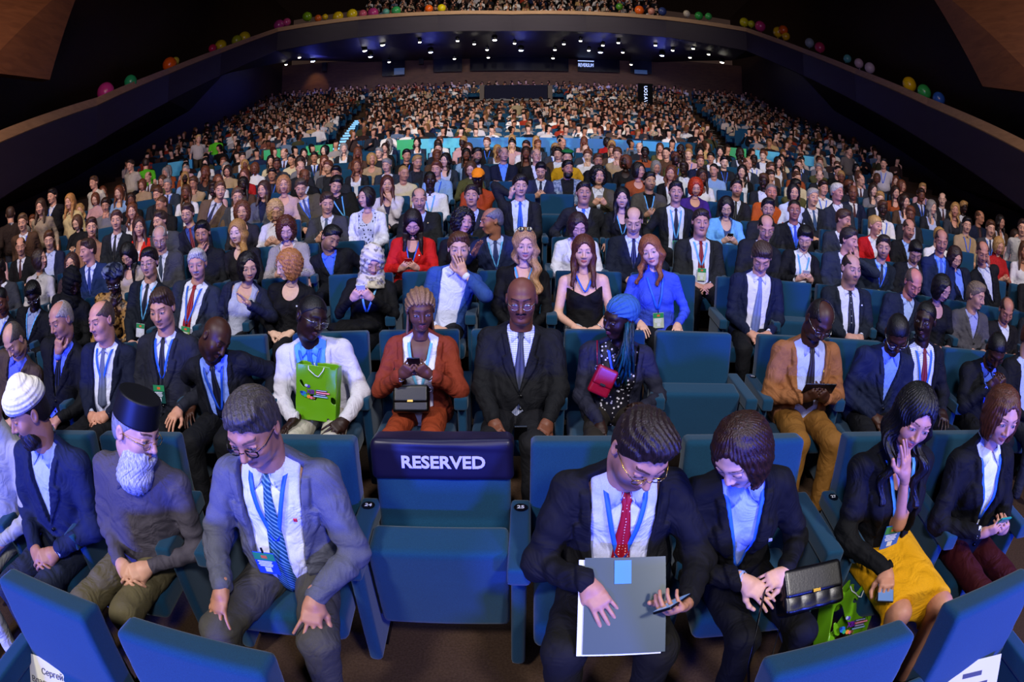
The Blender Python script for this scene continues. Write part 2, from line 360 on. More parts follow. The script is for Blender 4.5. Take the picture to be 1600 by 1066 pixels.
# hair, beards and head wear: shapes in head space
def hair_f(style, o):
    vol = o.get('vol', .012)
    def skull(p, g): return smin(ell(p, (0, .016, .036), (.0775+g, .098+g, .087+g)), ell(p, (0, .03, -.02), (.066+g, .075+g, .07+g)), .03)
    def line(p, pts):
        ys = [a for a, b in pts]; zs = [b for a, b in pts]
        return np.interp(p[1].ravel(), ys, zs).reshape(p[1].shape).astype('f4')
    def f(p):
        q = (np.abs(p[0]), p[1], p[2])
        if style in ('short', 'buzz', 'recede', 'thick'):
            g = {'buzz': .0028, 'short': vol*.8, 'recede': .007, 'thick': .016}[style]
            d = skull(p, g)
            if style in ('short', 'thick'):
                d = smin(d, ell(p, (.012, -.030, .104), (.058, .050, .024)), .03)
                d = d+.0014*wob(p, 120, o.get('seed', 1))+.0020*np.sin(p[0]*330+6*np.sin(p[1]*30+o.get('seed', 1))+p[2]*60)
            hz = line(p, {'buzz': [(-.09, .082), (-.06, .068), (-.04, .045), (-.01, .015), (.02, -.02), (.05, -.05), (.1, -.065)],
                          'recede': [(-.09, .06), (-.035, .05), (-.03, .035), (.0, .012), (.03, -.03), (.06, -.05), (.1, -.065)]}.get(style,
                          [(-.1, .074), (-.072, .068), (-.052, .045), (-.02, .010), (.0, .004), (.02, -.02), (.05, -.055), (.1, -.075)]))
            hz = hz+.0035*np.sin(p[0]*170+o.get('seed', 1))+.003*np.sin(p[0]*61+2)
            d = smax(d, (hz-p[2])*.8, .006)
            if style == 'recede': d = smax(d, -ell(p, (0, -.035, .115), (.064, .105-.03*o.get('more', 0), .075)), .008)+.0012*wob((p[0], p[1]*.4, p[2]), 380, 2)
            return d
        if style == 'bob' or style == 'curly' or style == 'fluffy':
            n = {'bob': .003, 'curly': .011, 'fluffy': .007}[style]; big = {'bob': 0, 'curly': .018, 'fluffy': .010}[style]
            d = ell(p, (0, .020, .012), (.100+big, .116+big*.7, .118+big*.7))
            d = smin(d, ell(q, (.055, .0, -.05), (.042+big, .075, .085)), .04)
            d = smax(d, -(p[2]+.125+big), .02)
            face = smin(ell(p, (.008, -.125, -.010), (.060, .096, .100)), box(p, (0, -.115, -.12), (.052, .085, .09), .02), .02)
            d = smax(d, -face, .02)
            return d+n*wob(p, 95 if style != 'bob' else 60, 3)+.0017*np.sin(np.arctan2(p[0], p[1]-.03)*42+2.5*np.sin(p[0]*60)+12*p[2]*np.sin(p[2]*30+o.get('seed', 1)))*(.35 if style == 'curly' else 1)
        if style in ('long', 'longside', 'waves'):
            L = o.get('len', .30); wv = .016 if style != 'long' else .003
            pp = (p[0]+wv*np.sin(p[2]*42), p[1]+wv*.6*np.cos(p[2]*35), p[2])
            qq = (np.abs(pp[0]), pp[1], pp[2])
            d = skull(p, .015)
            face = smin(ell(p, (.006, -.130, -.008), (.059, .098, .100)), box(p, (0, -.12, -.11), (.052, .085, .10), .02), .02)
            d = smin(d, ell(qq, (.062, .005, -.05), (.032, .060, .11)), .03)
            d = smin(d, ell(pp, (0, .055, -.08), (.085, .045, .14)), .04)
            if style == 'longside':
                d = smin(d, cap(pp, (.07, -.02, -.08), (.095, -.115, -L), .045, .030), .04)
            else:
                sp = o.get('spread', .085)
                d = smin(d, cap(qq, (.072, -.02, -.06), (sp, -.085, -L), .030, .016), .035)
            d = smax(d, -face, .012)
            d = smax(d, -cap(p, (.010, -.09, .128), (.008, .05, .150), .012), .006)
            return d+.0019*np.sin(np.arctan2(pp[0], pp[1]-.03)*44+9*p[2]+2.5*np.sin(pp[0]*55)+1.5*np.sin(p[2]*31))+.0012*wob((p[0], p[1], p[2]*.12), 330, 4)
        if style == 'bun':
            d = skull(p, .009); hz = line(p, [(-.1, .066), (-.06, .055), (-.04, .03), (-.01, .0), (.02, -.03), (.06, -.06), (.1, -.07)])
            d = smax(d, (hz-p[2])*.8, .006)
            return smin(d, ell(p, o.get('at', (0, .10, .06)), (.042, .038, .042)), .012)+.0015*wob((p[0]*.3, p[1], p[2]), 420, 4)
        if style == 'beard':
            L = o.get('len', .03)
            d = smax(ell(p, (0, -.045, -.085-L*.35), (.064+L*.15, .052+L*.2, .055+L*.55)), -ell(p, (0, -.11, -.062), (.024, .04, .008)), .004)
            d = smax(d, p[2]-(-.028-np.maximum(0, .048-q[0])*.75), .01)
            d = smax(d, (p[1]-.005), .01)
            return d+.0035*wob((p[0]*1.3, p[1], p[2]*.3), 150, 5)
        if style == 'hijab':
            d = ell(p, (0, .015, .022), (.098, .118, .122))
            d = smin(d, cap(p, (0, .01, -.05), (0, .015, -.21), .092, .125), .05)
            face = ell(p, (0, -.125, -.012), (.054, .085, .088))
            return smax(d, -face, .008)+.0035*np.sin(p[2]*110+p[0]*60+p[1]*45)+.002*wob(p, 60, 1)
        if style == 'turban':
            d = ell(p, (0, .008, .085), (.098, .115, .062)); d = smin(d, ell(p, (0, .01, .06), (.100, .116, .045)), .02)
            d = smax(d, -(p[2]-.030-.25*(p[1]*-.3)), .01)
            d = smin(d, ell(p, (0, .01, .135), (.055, .06, .040)), .02)
            return d+.0016*np.sin((p[2]+.35*p[0])*300)
        if style == 'kufi':
            c, s = math.cos(.0), math.sin(.0)
            t = np.clip((p[2]-.04)/.12, 0, 1); sc = 1.0-.10*t
            dx = np.sqrt((p[0]/sc)**2+((p[1]-.012)/sc/1.22)**2)-.086
            return smax(dx, np.abs(p[2]-.092)-.052, .006)
        if style == 'wrap':
            d = ell(p, (0, .03, .045), (.093, .108, .094)); hz = line(p, [(-.1, .050), (-.05, .045), (0, .02), (.05, -.045), (.12, -.06)])
            d = smax(d, (hz-p[2])*.8, .01)
            return smin(d, ell(p, (0, -.055, .085), (.022, .018, .03)), .02)+.0032*np.sin(np.arctan2(p[2]-.05, p[0]+.001)*17)*np.clip((.05-p[1])*12, .1, 1)+.001*np.sin(p[1]*260)
        if style == 'gele':
            d = ell(p, (0, .02, .075), (.105, .115, .078)); d = smin(d, ell(p, (-.05, -.04, .13), (.05, .05, .04)), .02)
            d = smin(d, ell(p, (.06, .0, .12), (.055, .06, .05)), .02)
            return smax(d, -(p[2]-.035+p[1]*.5), .01)+.006*np.sin((p[2]*.8+p[0]*.7)*140)
        if style == 'cap':
            d = skull(p, .013); d = smax(d, -(p[2]-.045), .006)
            return smin(d, np.maximum(ell(p, (0, -.10, .055), (.07, .075, .012)), p[1]+.03), .006)
        if style == 'beret':
            return ell(p, (.01, .01, .105), (.105, .115, .04))+.003*wob(p, 50, 1)
        if style == 'rows':
            d = skull(p, .010); hz = line(p, [(-.1, .072), (-.06, .062), (-.04, .035), (-.01, .005), (.02, -.02), (.06, -.06), (.1, -.07)])
            return smax(d, (hz-p[2])*.8, .005)+.0042*np.cos(np.arctan2(p[0], p[2]-.0+.001)*22)
        raise ValueError(style)
    return f
_kc = {}
def hair_tpl(style, h, **o):
    key = (style, h, str(sorted(o.items())))
    if key not in _kc:
        L = max(o.get('len', .30)+.06, .24) if style in ('long', 'longside', 'waves') else (.16+o.get('len', 0)*1.3 if style == 'beard' else .235)
        lo = (-.15, -.165, -L); hi = (.15, .17, .19)
        m = M(); m.sdf(hair_f(style, o), lo, hi, h); _kc[key] = m
    return _kc[key]
# ---------------------------------------------------------------- hands: wrist at origin, fingers +y, back of hand +z, thumb towards -x (mirrored for the other hand)
HP = {'rest': ((.25, .3, .2), .10, .5), 'flat': ((.08, .1, .05), .06, .3), 'hold': ((.75, .8, .5), .03, .9), 'grip': ((1.15, 1.2, .6), .02, 1.1),
      'spread': ((.12, .2, .15), .24, .1), 'curl': ((.5, .6, .4), .05, .6)}
_hd = {}
def hand_tpl(pose, h):
    if (pose, h) in _hd: return _hd[(pose, h)]
    (c1, c2, c3), spr, thc = HP[pose]; prims = []
    base = [(-.032, .088), (-.011, .094), (.011, .090), (.031, .080)]; ln = [(.042, .026, .020), (.047, .030, .021), (.043, .028, .020), (.033, .021, .018)]
    for i, ((bx, by), L) in enumerate(zip(base, ln)):
        a = (i-1.4)*spr; p = np.array([bx, by, -.002]); ang = 0; r = .0092-.0006*i
        for j, (l, c) in enumerate(zip(L, (c1*(1+.12*i), c2, c3))):
            ang += c; q = p+l*np.array([math.sin(a)*math.cos(ang), math.cos(a)*math.cos(ang), -math.sin(ang)])
            prims.append((tuple(p), tuple(q), r, r*.92)); p = q; r *= .92
    p = np.array([-.022, .022, -.010]); t1 = np.array([-.034, .036, -.012-.01*thc]); t2 = np.array([-.012, .030, -.012*thc-.006]); t3 = np.array([-.002+.008*thc, .026, -.010*thc])
    thumb = [p, p+t1, p+t1+t2, p+t1+t2+t3]
    def f(P):
        d = smin(ell(P, (-.004, .052, -.002), (.041, .052, .0155)), cap(P, (-.024, .018, -.008), (-.040, .045, -.012), .017, .013), .018)
        d = smin(d, cap(P, (0, -.028, 0), (0, .02, 0), .0255, .026), .03)
        d = smin(d, np.maximum(box(P, (0, .075, 0), (.036, .02, .012), .01), -9), .012)
        fing = None
        for a, b, ra, rb in prims: 
            x = cap(P, a, b, ra, rb); fing = x if fing is None else np.minimum(fing, x)
        d = smin(d, fing, .006)
        for a, b, r in zip(thumb[:-1], thumb[1:], (.0155, .0115, .0105)): d = smin(d, cap(P, tuple(a), tuple(b), r, r*.88), .008)
        return d
    m = M(); m.sdf(f, (-.10, -.10, -.12), (.07, .205, .04), h); _hd[(pose, h)] = m
    return m
# ---------------------------------------------------------------- people
def rotm(yaw=0, pitch=0, roll=0):
    return np.array((Matrix.Rotation(yaw, 3, 'Z') @ Matrix.Rotation(pitch, 3, 'X') @ Matrix.Rotation(roll, 3, 'Y')))
def tors(p, s, g, fat=0.0, fem=0, w=1.0):
    q = (np.abs(p[0]), p[1], p[2])
    d = ell(p, (0, .0, .30*s), (.160*w+g, .106+g+fat*.4, .19*s+g))
    d = smin(d, ell(p, (0, -.012-fat*.5, .13*s), (.142*w+g+fat, .110+g+fat, .17+g)), .06)
    d = smin(d, ell(p, (0, -.005, .0), (.172+g+fat*.6, .130+g+fat*.4, .115+g)), .06)
    d = smin(d, cap(p, (-.150*w, .012, .418*s), (.150*w, .012, .418*s), .050+g*.8), .05)
    d = smin(d, cap(q, (.085*w, .016, .440*s), (.0, .022, .510*s), .040+g*.5, .044+g*.3), .04)
    if fem: d = smin(d, ell(q, (.070, -.090, .285*s), (.060+g*.5, .050+g*.6, .062+g*.5)), .035)
    return d
def ik(a, b, l1, l2, pole):
    a = Vector(a); b = Vector(b); d = b-a; L = d.length
    if L > (l1+l2)*.995: b = a+d*((l1+l2)*.995/L); d = b-a; L = d.length
    d.normalize(); x = (l1*l1-l2*l2+L*L)/(2*L); h = math.sqrt(max(l1*l1-x*x, 0)); pv = Vector(pole)
    pv = (pv-d*pv.dot(d)).normalized(); return a+d*x+pv*h, b
ARMS = {   # wrist (for the +x side), finger direction, back-of-hand direction, hand pose; relative to the hips
 'lap': ((.085, -.26, .075), (-.85, -.50, -.10), (-.1, -.35, .9), 'rest'),
 'clasp': ((.075, -.27, .10), (-.75, -.62, .05), (.45, -.45, .75), 'curl'),
 'knee': ((.16, -.30, .125), (-.10, -.80, -.55), (.1, -.5, .85), 'spread'),
 'thigh': ((.15, -.24, .115), (-.25, -.92, -.25), (.1, -.25, .95), 'rest'),
 'phone': ((.085, -.27, .20), (-.62, -.45, .50), (.35, -.75, -.45), 'curl'),
 'phonehi': ((.08, -.27, .33), (-.55, -.35, .65), (.35, -.8, -.3), 'hold'),
 'chin': ((.035, -.17, .44), (-.35, -.05, .95), (.1, -.95, .2), 'curl'),
 'mouth': ((.05, -.19, .47), (-.30, .0, 1.0), (.45, -.85, .2), 'flat'),
 'ear': ((.14, -.03, .57), (-.15, .0, 1.0), (.9, -.3, .1), 'hold'),
 'side': ((.26, -.15, .10), (-.05, -.95, -.3), (.3, -.2, .9), 'rest'),
 'cross': ((-.04, -.21, .22), (-.95, -.2, .15), (-.1, -.95, .3), 'rest'),
 'raise': ((.20, -.33, .34), (-.35, -.45, .75), (.55, .45, .35), 'flat'),
 'down': ((.27, .0, -.12), (0, -.1, -1), (.95, .1, 0), 'rest'),
}
LOD = {0: (.0068, .0030, .0036, .0030), 1: (.0105, .0038, .0048, .0040), 2: (.0135, .0050, .0065, .0055), 3: (.018, .0066, .0085, .0075), 4: (.024, .009, .011, .010)}
PALE = 'c9967c'; FAIR = 'd4a288'; TAN = 'a8755a'; BROWN = '6b4130'; DARK = '3f261c'; DEEP = '2b1a15'
PH = plain('phone_body', '0b0c10', .25, .5); SCR = plain('phone_screen', '20304a', .2, .5, emit='8fb4ff', estr=.5)
METAL_G = plain('gold_metal', 'c9a14a', .25, .5, 1); METAL_S = plain('silver_metal', 'c8ccd4', .25, .5, 1)
LENS = plain('clear_lens', '8a93a5', .05, .5, alpha=.05)
CARDM = painted('card_print', .4, .4, 0, 20, 0)
def paintM(m, P, Q, rgb): m.add(P, Q, None, [(*lin(rgb), 1)]*len(P)); return m
def frame_mat(o, M3): m = np.eye(4); m[:3, :3] = M3; m[:3, 3] = o; return m
def build_person(root, sp, H, lod, base=(0, 0, 0)):
    """root: the Empty on the floor under the seat back; sp: how the person looks; H: head centre in the root's space"""
    hc, hh, hr, hd_ = LOD[lod]
    g = sp.get; fem = g('fem', 0); fat = g('fat', 0.0); wd = g('w', .96 if fem else 1.09)
    skin = g('skin', PALE); yaw, pitch, roll = [math.radians(a) for a in g('head', (0, 10, 0))]
    stand = g('stand', 0)
    hip = np.array([g('hx', 0), -.24 if not stand else 0, .54 if not stand else .95], float); H = np.array(H, float)
    Rh = rotm(yaw, pitch, roll); piv = H+Rh@np.array([0, .02, -.07])
    tw = math.radians(g('twist', 0)); NB = piv+np.array([0, .03, -.12])
    for _ in range(3):
        z = NB-hip; Lt = np.linalg.norm(z); z /= Lt
        y = np.array([-math.sin(tw), math.cos(tw), 0]); y -= z*y.dot(z); y /= np.linalg.norm(y); x = np.cross(y, z)
        Rt = np.stack([x, y, z], 1); NB = piv+Rt@np.array([0, .018, -.105])
    s = Lt/.50; TF = frame_mat(hip, Rt); TI = np.linalg.inv(TF)
    toL = lambda p: (TF@np.array([*p, 1]))[:3]; toT = lambda p: (TI@np.array([*p, 1]))[:3]
    # head
    v = dict(jaw=g('jaw', .86 if fem else 1.12), fat=g('hfat', 0.0), fem=fem, lip=lin(g('lip', 'a04848' if fem else '8a5348')), brow=lin(g('brow', '2a1d16')), closed=g('closed', pitch > .42), gaze=g('gaze', 0))
    if skin in (DARK, DEEP, BROWN): v['lip'] = lin(g('lip', '6a3a36' if skin == BROWN else '4a2a28')); v['brow'] = lin('120b09')
    if g('stub'): v['stub'] = lin(g('stub'))
    if g('mus'): v['mus'] = lin(g('mus'))
    hs = g('hs', 1.0 if fem else 1.04)
    def skinning(P, hang=False):
        P = P*hs
        t = np.clip((-.07-P[:, 2])/(.10 if not hang else .09), 0, 1); t = t*t*(3-2*t); t = t[:, None]
        A = P@Rh.T+H
        if not hang: B = (P-np.array([0, .042, -.195])*hs)@(Rt@rotm(yaw*.35)).T+NB+Rt@np.array([0, .0, -.03])
        else: B = P@rotm(yaw, pitch*.15, 0).T+H+np.array([0, -.03*math.sin(pitch), 0])
        return A*(1-t)+B*t
    body = M(); ht = head_tpl(v, hh); body.add(skinning(ht.v[0]), ht.q[0], None, ht.c[0])
    # arms
    kinds = g('arms', 'lap'); kinds = (kinds, kinds) if isinstance(kinds, str) else kinds      # (image-left arm, image-right arm)
    A = []
    for sd, k in zip((-1, 1), kinds):
        if isinstance(k, str): W, fd, bk, hp = ARMS[k]
        else: W, fd, bk, hp = k if len(k) == 4 else (*ARMS[k[0]][:3], k[1])
        W = np.array([sd*W[0], W[1], W[2]], float)
        if isinstance(k, str) and k in ('chin', 'mouth', 'ear'):
            o = {'chin': (.04, -.115, -.20), 'mouth': (.035, -.135, -.185), 'ear': (.115, .0, -.115)}[k]
            W = H+Rh@np.array([sd*o[0], o[1], o[2]])
        else: W = W+hip+np.array([(H[0]-hip[0])*.25, 0, 0])
        fd = np.array([sd*fd[0], fd[1], fd[2]]); bk = np.array([sd*bk[0], bk[1], bk[2]])
        Sj = toL((sd*.172*wd, .008, .412*s)); pole = (sd*.75, .45, -.8) if k not in ('down',) else (0, 1, 0)
        E, W = ik(Sj, W, .285*s**.5, .25, pole); E = np.array(E); W = np.array(W)
        yy = fd/np.linalg.norm(fd); zz = bk-yy*bk.dot(yy); zz /= np.linalg.norm(zz); xx = np.cross(yy, zz)
        Rm = np.stack([xx*(1 if sd > 0 else -1), yy, zz], 1); sc = .98 if not fem else .87
        if sd > 0: Rm = np.stack([xx, yy, zz], 1)
        else: Rm = np.stack([-xx, yy, zz], 1)
        hm = frame_mat(W, Rm*sc)
        body.join(hand_tpl(hp, hd_), hm); A.append((Sj, E, W, yy, hm))
    # skin under the clothes (and bare arms / shoulders)
    bare = g('bare', 0); AT = [(toT(a), toT(b), toT(c)) for a, b, c, _, _ in A]
    def skin_f(p):
        d = tors(p, s, -.010 if not bare else 0.0, fat*.6, fem and bare, wd*.96)
        for a, b, c in AT:
            r = .043 if bare else .038
            ar = smin(cap(p, a, b, r, r*.85), cap(p, b, c, r*.85, r*.58), .02); d = smin(d, ar, .03)
        return d
    xs = np.array([a for t in AT for a in t]); lo = np.minimum(xs.min(0), [-.23-fat, -.20-fat, -.12])-.07; hi = np.maximum(xs.max(0), [.23+fat, .17+fat, .54*s])+.07
    bm = M().sdf(skin_f, lo, hi, hc*1.1 if bare else max(hc*2, .02)); body.join(bm, TF)
    ears = g('ears')
    bo = obj('body', body, SKIN, root, skin)
    # hair
    for hk, hcol, ho, nm in g('hair', [('short', '1d1511', {}, 'hair')]):
        if hk is None: continue
        k = hair_tpl(hk, hr, **ho); hm = M(); hm.add(skinning(k.v[0], hk in ('long', 'longside', 'waves', 'bob', 'curly', 'fluffy')), k.q[0])
        hat = nm not in ('hair', 'beard')
        obj(nm, hm, (g('hatmat') or CLOTH) if hat else HAIR, root, hcol)
    # top
    kind, col = g('top', ('suit', '14161d'))[:2]; mat = g('topmat', CLOTH); sd_ = sum(ord(c) for c in str(col))*.37+H[0]*3
    zb = g('zb', .15)*s; opn = g('open', 0)
    def wof(z):
        t = np.clip((z-zb)/(.47*s-zb), 0, 1); return (t*.082 if not opn else .055+opn+.03*t)
    cutz = .0 if kind != 'suit' else 1
    slv = g('sleeve', 1.0); ga = .024 if kind == 'suit' else g('g', .012)
    def top_f(p):
        x, y_, z_ = p; ax = np.abs(x)
        d = tors(p, s, ga, fat, fem, wd)
        d = smax(d, -(z_+.10), .02)
        for (a, b, c) in AT:
            a = np.array(a); b = np.array(b); c = np.array(c); r = (.063 if kind == 'suit' else .053)*(1 if not fem else .9)*(1+fat*1.5)
            if slv > .9:
                e = c+(b-c)/np.linalg.norm(b-c)*.022
                ar = smin(cap(p, a, b, r, r*.88), cap(p, b, e, r*.86, r*.64), .025)
            else: ar = cap(p, a, a+(b-a)*slv*1.3, r, r*.95)
            if slv > 0.05: d = smin(d, ar, .035)
            if slv > .9:                      # creases gather at the elbow
                dl = np.sqrt((x-b[0])**2+(y_-b[1])**2+(z_-b[2])**2); d = d+.0060*np.sin(dl*105+sd_+x*20)*np.exp(-(dl/.12)**2)
        d = d+.0055*wob(p, 17, sd_)+.0030*wob((p[0], p[1], p[2]*.6), 46, sd_+1)+.0022*np.sin(p[0]*60+p[2]*95+3*np.sin(p[2]*21+sd_))*np.exp(-((p[2]-.10)/.16)**2)
        front = y_ < -.015
        if kind == 'suit':
            ww = wof(z_); m = ax-ww
            cut = np.maximum(np.maximum(m, y_+.0), zb*(0 if opn else 1)-(.2 if opn else 0)-z_)
            d = np.maximum(d, -cut)
            lw = .058*np.clip((z_-zb)/(.30*s-zb), 0, 1)*(1-np.clip((z_-.355*s)/.02, 0, .45))
            lp = np.clip((lw-m)/.005, 0, 1)*np.clip(m/.003+1, 0, 1)*(z_ > zb)*(z_ < .47*s)*front
            d = d-.0095*lp+.003*np.exp(-((m-lw-.004)/.004)**2)*(z_ > zb)*(z_ < .46*s)*front*(lw > .004)
            d = d+.004*(np.exp(-(x/.006)**2))*front*(z_ < zb)*(0 if opn else 1)
            if not opn: d = np.maximum(d, -np.maximum(np.maximum(ax-np.clip((zb-.06-z_)*.65, 0, .09), y_+.02), z_-zb+.05))
        elif kind == 'cami':
            vn = .30*s+.9*np.abs(ax-.0)*.55; d = smax(d, np.where(y_ < .0, z_-np.minimum(vn, .43*s-np.maximum(ax-.11, 0)*1.2), z_-.34*s), .004)
            d = np.maximum(d, ax-.15)
        elif kind == 'scoop':
            c = ell(p, (0, -.09, .47*s), (.085, .10, .105)); d = smax(d, -c, .006)
        elif kind == 'high':
            d = smin(d, cap(p, (0, .012, .46*s), (0, .018, .55*s), .066, .060), .02)
        elif kind in ('shirt', 'tee', 'robe'):
            c = cap(p, (0, -.06, .50*s), (0, -.02, .53*s), .05); d = smax(d, -c, .004)
            if kind == 'shirt': d = d-.003*(np.abs(x) < .018)*front
        return d
    if slv > .9: lo2, hi2 = lo-.02-ga, hi+.03+ga
    else: lo2, hi2 = np.array([-.27-fat, -.24-fat, -.13]), np.array([.27+fat, .22+fat, .62*s])
    tm = M().sdf(top_f, lo2, hi2, hc).xf(TF)
    if g('paint_top'): tm.c = [g('paint_top')(tm.v[0])]
    names = {'suit': 'jacket', 'cami': 'camisole', 'scoop': 'blouse', 'high': 'blouse', 'shirt': 'shirt', 'tee': 'shirt', 'robe': 'robe'}
    obj(g('topname', names[kind]), tm, mat, root, col)
    def fronty(x, z, gg):
        ys = np.linspace(-.40, .0, 161, dtype='f4'); p = (np.full_like(ys, x), ys, np.full_like(ys, z))
        d = tors(p, s, gg, fat, fem, wd); i = np.argmax(d < 0); return float(ys[i]) if d.min() < 0 else -.02
    def surf(x, z):
        if kind == 'suit' and abs(x) > float(wof(np.float32(z))) + .002 or (kind == 'suit' and not opn and z < zb): return fronty(x, z, ga+.012)
        return fronty(x, z, .007 if kind == 'suit' else ga+.004)-.004
    if kind == 'suit':
        inner = g('shirt', 'c8ccd8'); gs = .004
        def sh_f(p):
            d = tors(p, s, gs, fat, fem, wd); d = smax(d, np.abs(p[0])-.115, .01); d = smax(d, p[1]-.01, .01)
            d = d+.0022*wob(p, 38, sd_)
            if g('neckline') == 'scoop': d = smax(d, -ell(p, (0, -.09, .47*s), (.072, .10, .12)), .004)
            return d
        sm = M().sdf(sh_f, (-.14, -.24-fat, -.10), (.14, .05, .56*s), hc*.9)
        if g('neckline') != 'scoop':
            for sd in (-1, 1):      # collar: a stand round the neck and two pointed flaps
                st = [(sd*math.sin(a)*.064, .016-math.cos(a)*.064, (.478+.012*(1-math.cos(a)))*s) for a in np.linspace(.12, PI, 9)]
                up = [(sd*math.sin(a)*.0565, .016-math.cos(a)*.0565, (.520+.018*(1-math.cos(a)))*s) for a in np.linspace(.12, PI, 9)]
                sm.strip(st, up, .003, (0, 0, 0)); 
                fy = fronty(sd*.05, .435*s, gs)-.012
                a_ = [(sd*.006, -.055, .490*s), (sd*.036, -.048, .500*s), (sd*.060, -.018, .505*s)]
                b_ = [(sd*.018, fronty(.018, .45*s, gs)-.008, .462*s), (sd*.052, fy, .425*s), (sd*.078, -.035, .470*s)]
                sm.strip(a_, b_, .003, (0, -.8, .3))
        sm.xf(TF); obj('shirt', sm, g('shirtmat', CLOTH), root, inner)
        if slv > .9 and g('cuffs', 1) and lod < 3:
            for sd, (a, b, c, yy, hm) in zip((-1, 1), A):
                dd = (b-c)/np.linalg.norm(b-c); cm = M().tube([c+dd*.045, c+dd*.028, c+dd*.010, c+dd*.002, c+dd*.012], [.031, .034, .034, .029, .024], 14)
                obj('cuff', cm, CLOTH, root, inner)
    elif kind == 'shirt':
        sm = M()
        for sd in (-1, 1):
            a_ = [(sd*.006, -.060, .490*s), (sd*.036, -.052, .500*s), (sd*.062, -.018, .515*s), (sd*.05, .05, .525*s)]
            b_ = [(sd*.020, surf(.018, .45*s)-.004, .455*s), (sd*.060, surf(.05, .44*s)-.004, .420*s), (sd*.085, -.035, .475*s), (sd*.07, .075, .485*s)]
            sm.strip(a_, b_, .003, (0, -.8, .3))
        sm.xf(TF); obj('collar', sm, mat, root, col)
    # tie
    if g('tie'):
        tl, tr = [], []; ze = g('tieend', .10 if opn else zb/s-.01)
        for z_, w_ in [(.478, .016), (.462, .020), (.440, .014), (.40, .018), (.33, .026), (.25, .033), (.17, .038), (ze+.03 if ze < .14 else ze, .041), (ze, .004 if ze < .14 else .041)]:
            if z_ < ze: continue
            yv = fronty(0, z_*s, .007)-(.014 if z_ > .45 else .007); tl.append((-w_, yv+.004, z_*s)); tr.append((w_, yv+.004, z_*s))
        mid = [(0, a[1]-.007, a[2]) for a in tl]
        tmm = M().strip(tl, mid, .002, (0, -1, 0)).strip(mid, tr, .002, (0, -1, 0)).xf(TF)
        obj('tie', tmm, g('tiemat', SATIN), root, g('tie'), smooth=True)
    # lanyard and badge
    if g('lan'):
        lm = M(); zl = g('lanz', .20)*s; pts = {}
        for sd in (-1, 1):
            n = 9; Lr = []; Rr = []
            for i in range(n):
                t = i/(n-1); zz_ = .487*s*(1-t)+zl*t; xx_ = sd*(.068*(1-t)**.8+.004)
                if i == 0: yy_ = -.012
                else: yy_ = surf(abs(xx_), zz_)-.006
                Lr.append((xx_-.0085, yy_, zz_)); Rr.append((xx_+.0085, yy_, zz_))
            Lr.insert(0, (sd*.060-.009, .055, .505*s)); Rr.insert(0, (sd*.060+.009, .055, .505*s))
            lm.strip(Lr, Rr, .0015, (0, -1, 0))
        lm.xf(TF); obj('lanyard', lm, SATIN, root, g('lan'))
        if g('badge'):
            bz = zl-.035; yb = min(min(fronty(a_+g('bx', 0), bz-q_, (ga+.012 if kind == 'suit' and not opn else .010 if kind == 'suit' else ga+.006)) for a_ in (-.04, .0, .04)) for q_ in (0, .04, .08, .115))-.012; bmh = .072
            c = M(); cc = (g('bx', 0), yb, bz-.055)
            c.box((cc[0], yb, bz-.052), (.044, .0018, .062), (*lin(g('badge')), 1)); c.box((cc[0], yb-.002, bz-.012), (.043, .0008, .020), (*lin('2f8a5a'), 1))
            c.box((cc[0], yb-.0025, bz-.012), (.012, .0008, .008), (*lin('d8683a'), 1))
            for q in range(4): c.box((cc[0]-.004, yb-.002, bz-.040-.009*q), (.030-.004*(q % 2), .0008, .0022), (*lin('dfe6ff'), 1))
            c.box((cc[0], yb-.002, bz-.088), (.013, .0008, .013), (*lin('d5dbe8'), 1))
            c.box((cc[0], yb, bz+.020), (.004, .002, .016), (*lin('15161a'), 1)); c.xf(TF)
            obj('badge', c, CARDM, root, 'ffffff', smooth=False)
    if kind == 'cami':
        for sd in (-1, 1):
            pts = [(sd*.090, fronty(.090, z_*s, .003)-.001, z_*s) for z_ in (.335, .37, .405, .43)]+[(sd*.098, .0, .478*s), (sd*.10, .05, .462*s), (sd*.10, .085, .40*s)]
            obj('strap', M().tube(pts, .004, 6).xf(TF), mat, root, col)
    for wi in g('watch', ()):
        a, b, c, yy, hm = A[wi]; dd = (np.array(b)-c)/np.linalg.norm(np.array(b)-c); q_ = Vector(dd); e1 = q_.orthogonal().normalized(); e2 = q_.cross(e1)
        cc_ = Vector(c)+q_*.006; wm = M().tube([cc_+e1*.029*math.cos(t)+e2*.029*math.sin(t) for t in np.linspace(0, 2*PI, 17)], .0045, 6); obj('watch', wm, METAL_G if wi == 0 else METAL_S, root)
    if g('pin'):
        px_, pz_, pc = g('pin'); pm = M().box((px_, surf(px_, pz_*s)-.008, pz_*s), (.007, .003, .006), (*lin(pc), 1)).xf(TF); obj('lapel_pin', pm, CARDM, root, pc, smooth=False)
    if kind == 'suit' and not opn and lod < 2:
        bm2 = M()
        for z_ in (zb-.005, zb-.085): 
            b1 = cyl(.009, .009, .004, 12); b1.xf(np.array(Matrix.Translation((.012, fronty(.012, z_, ga)-.010, z_)) @ Matrix.Rotation(PI/2, 4, 'X'))); b1.xf(TF)
            obj('button', b1, LEATHER, root, '0c0c10')
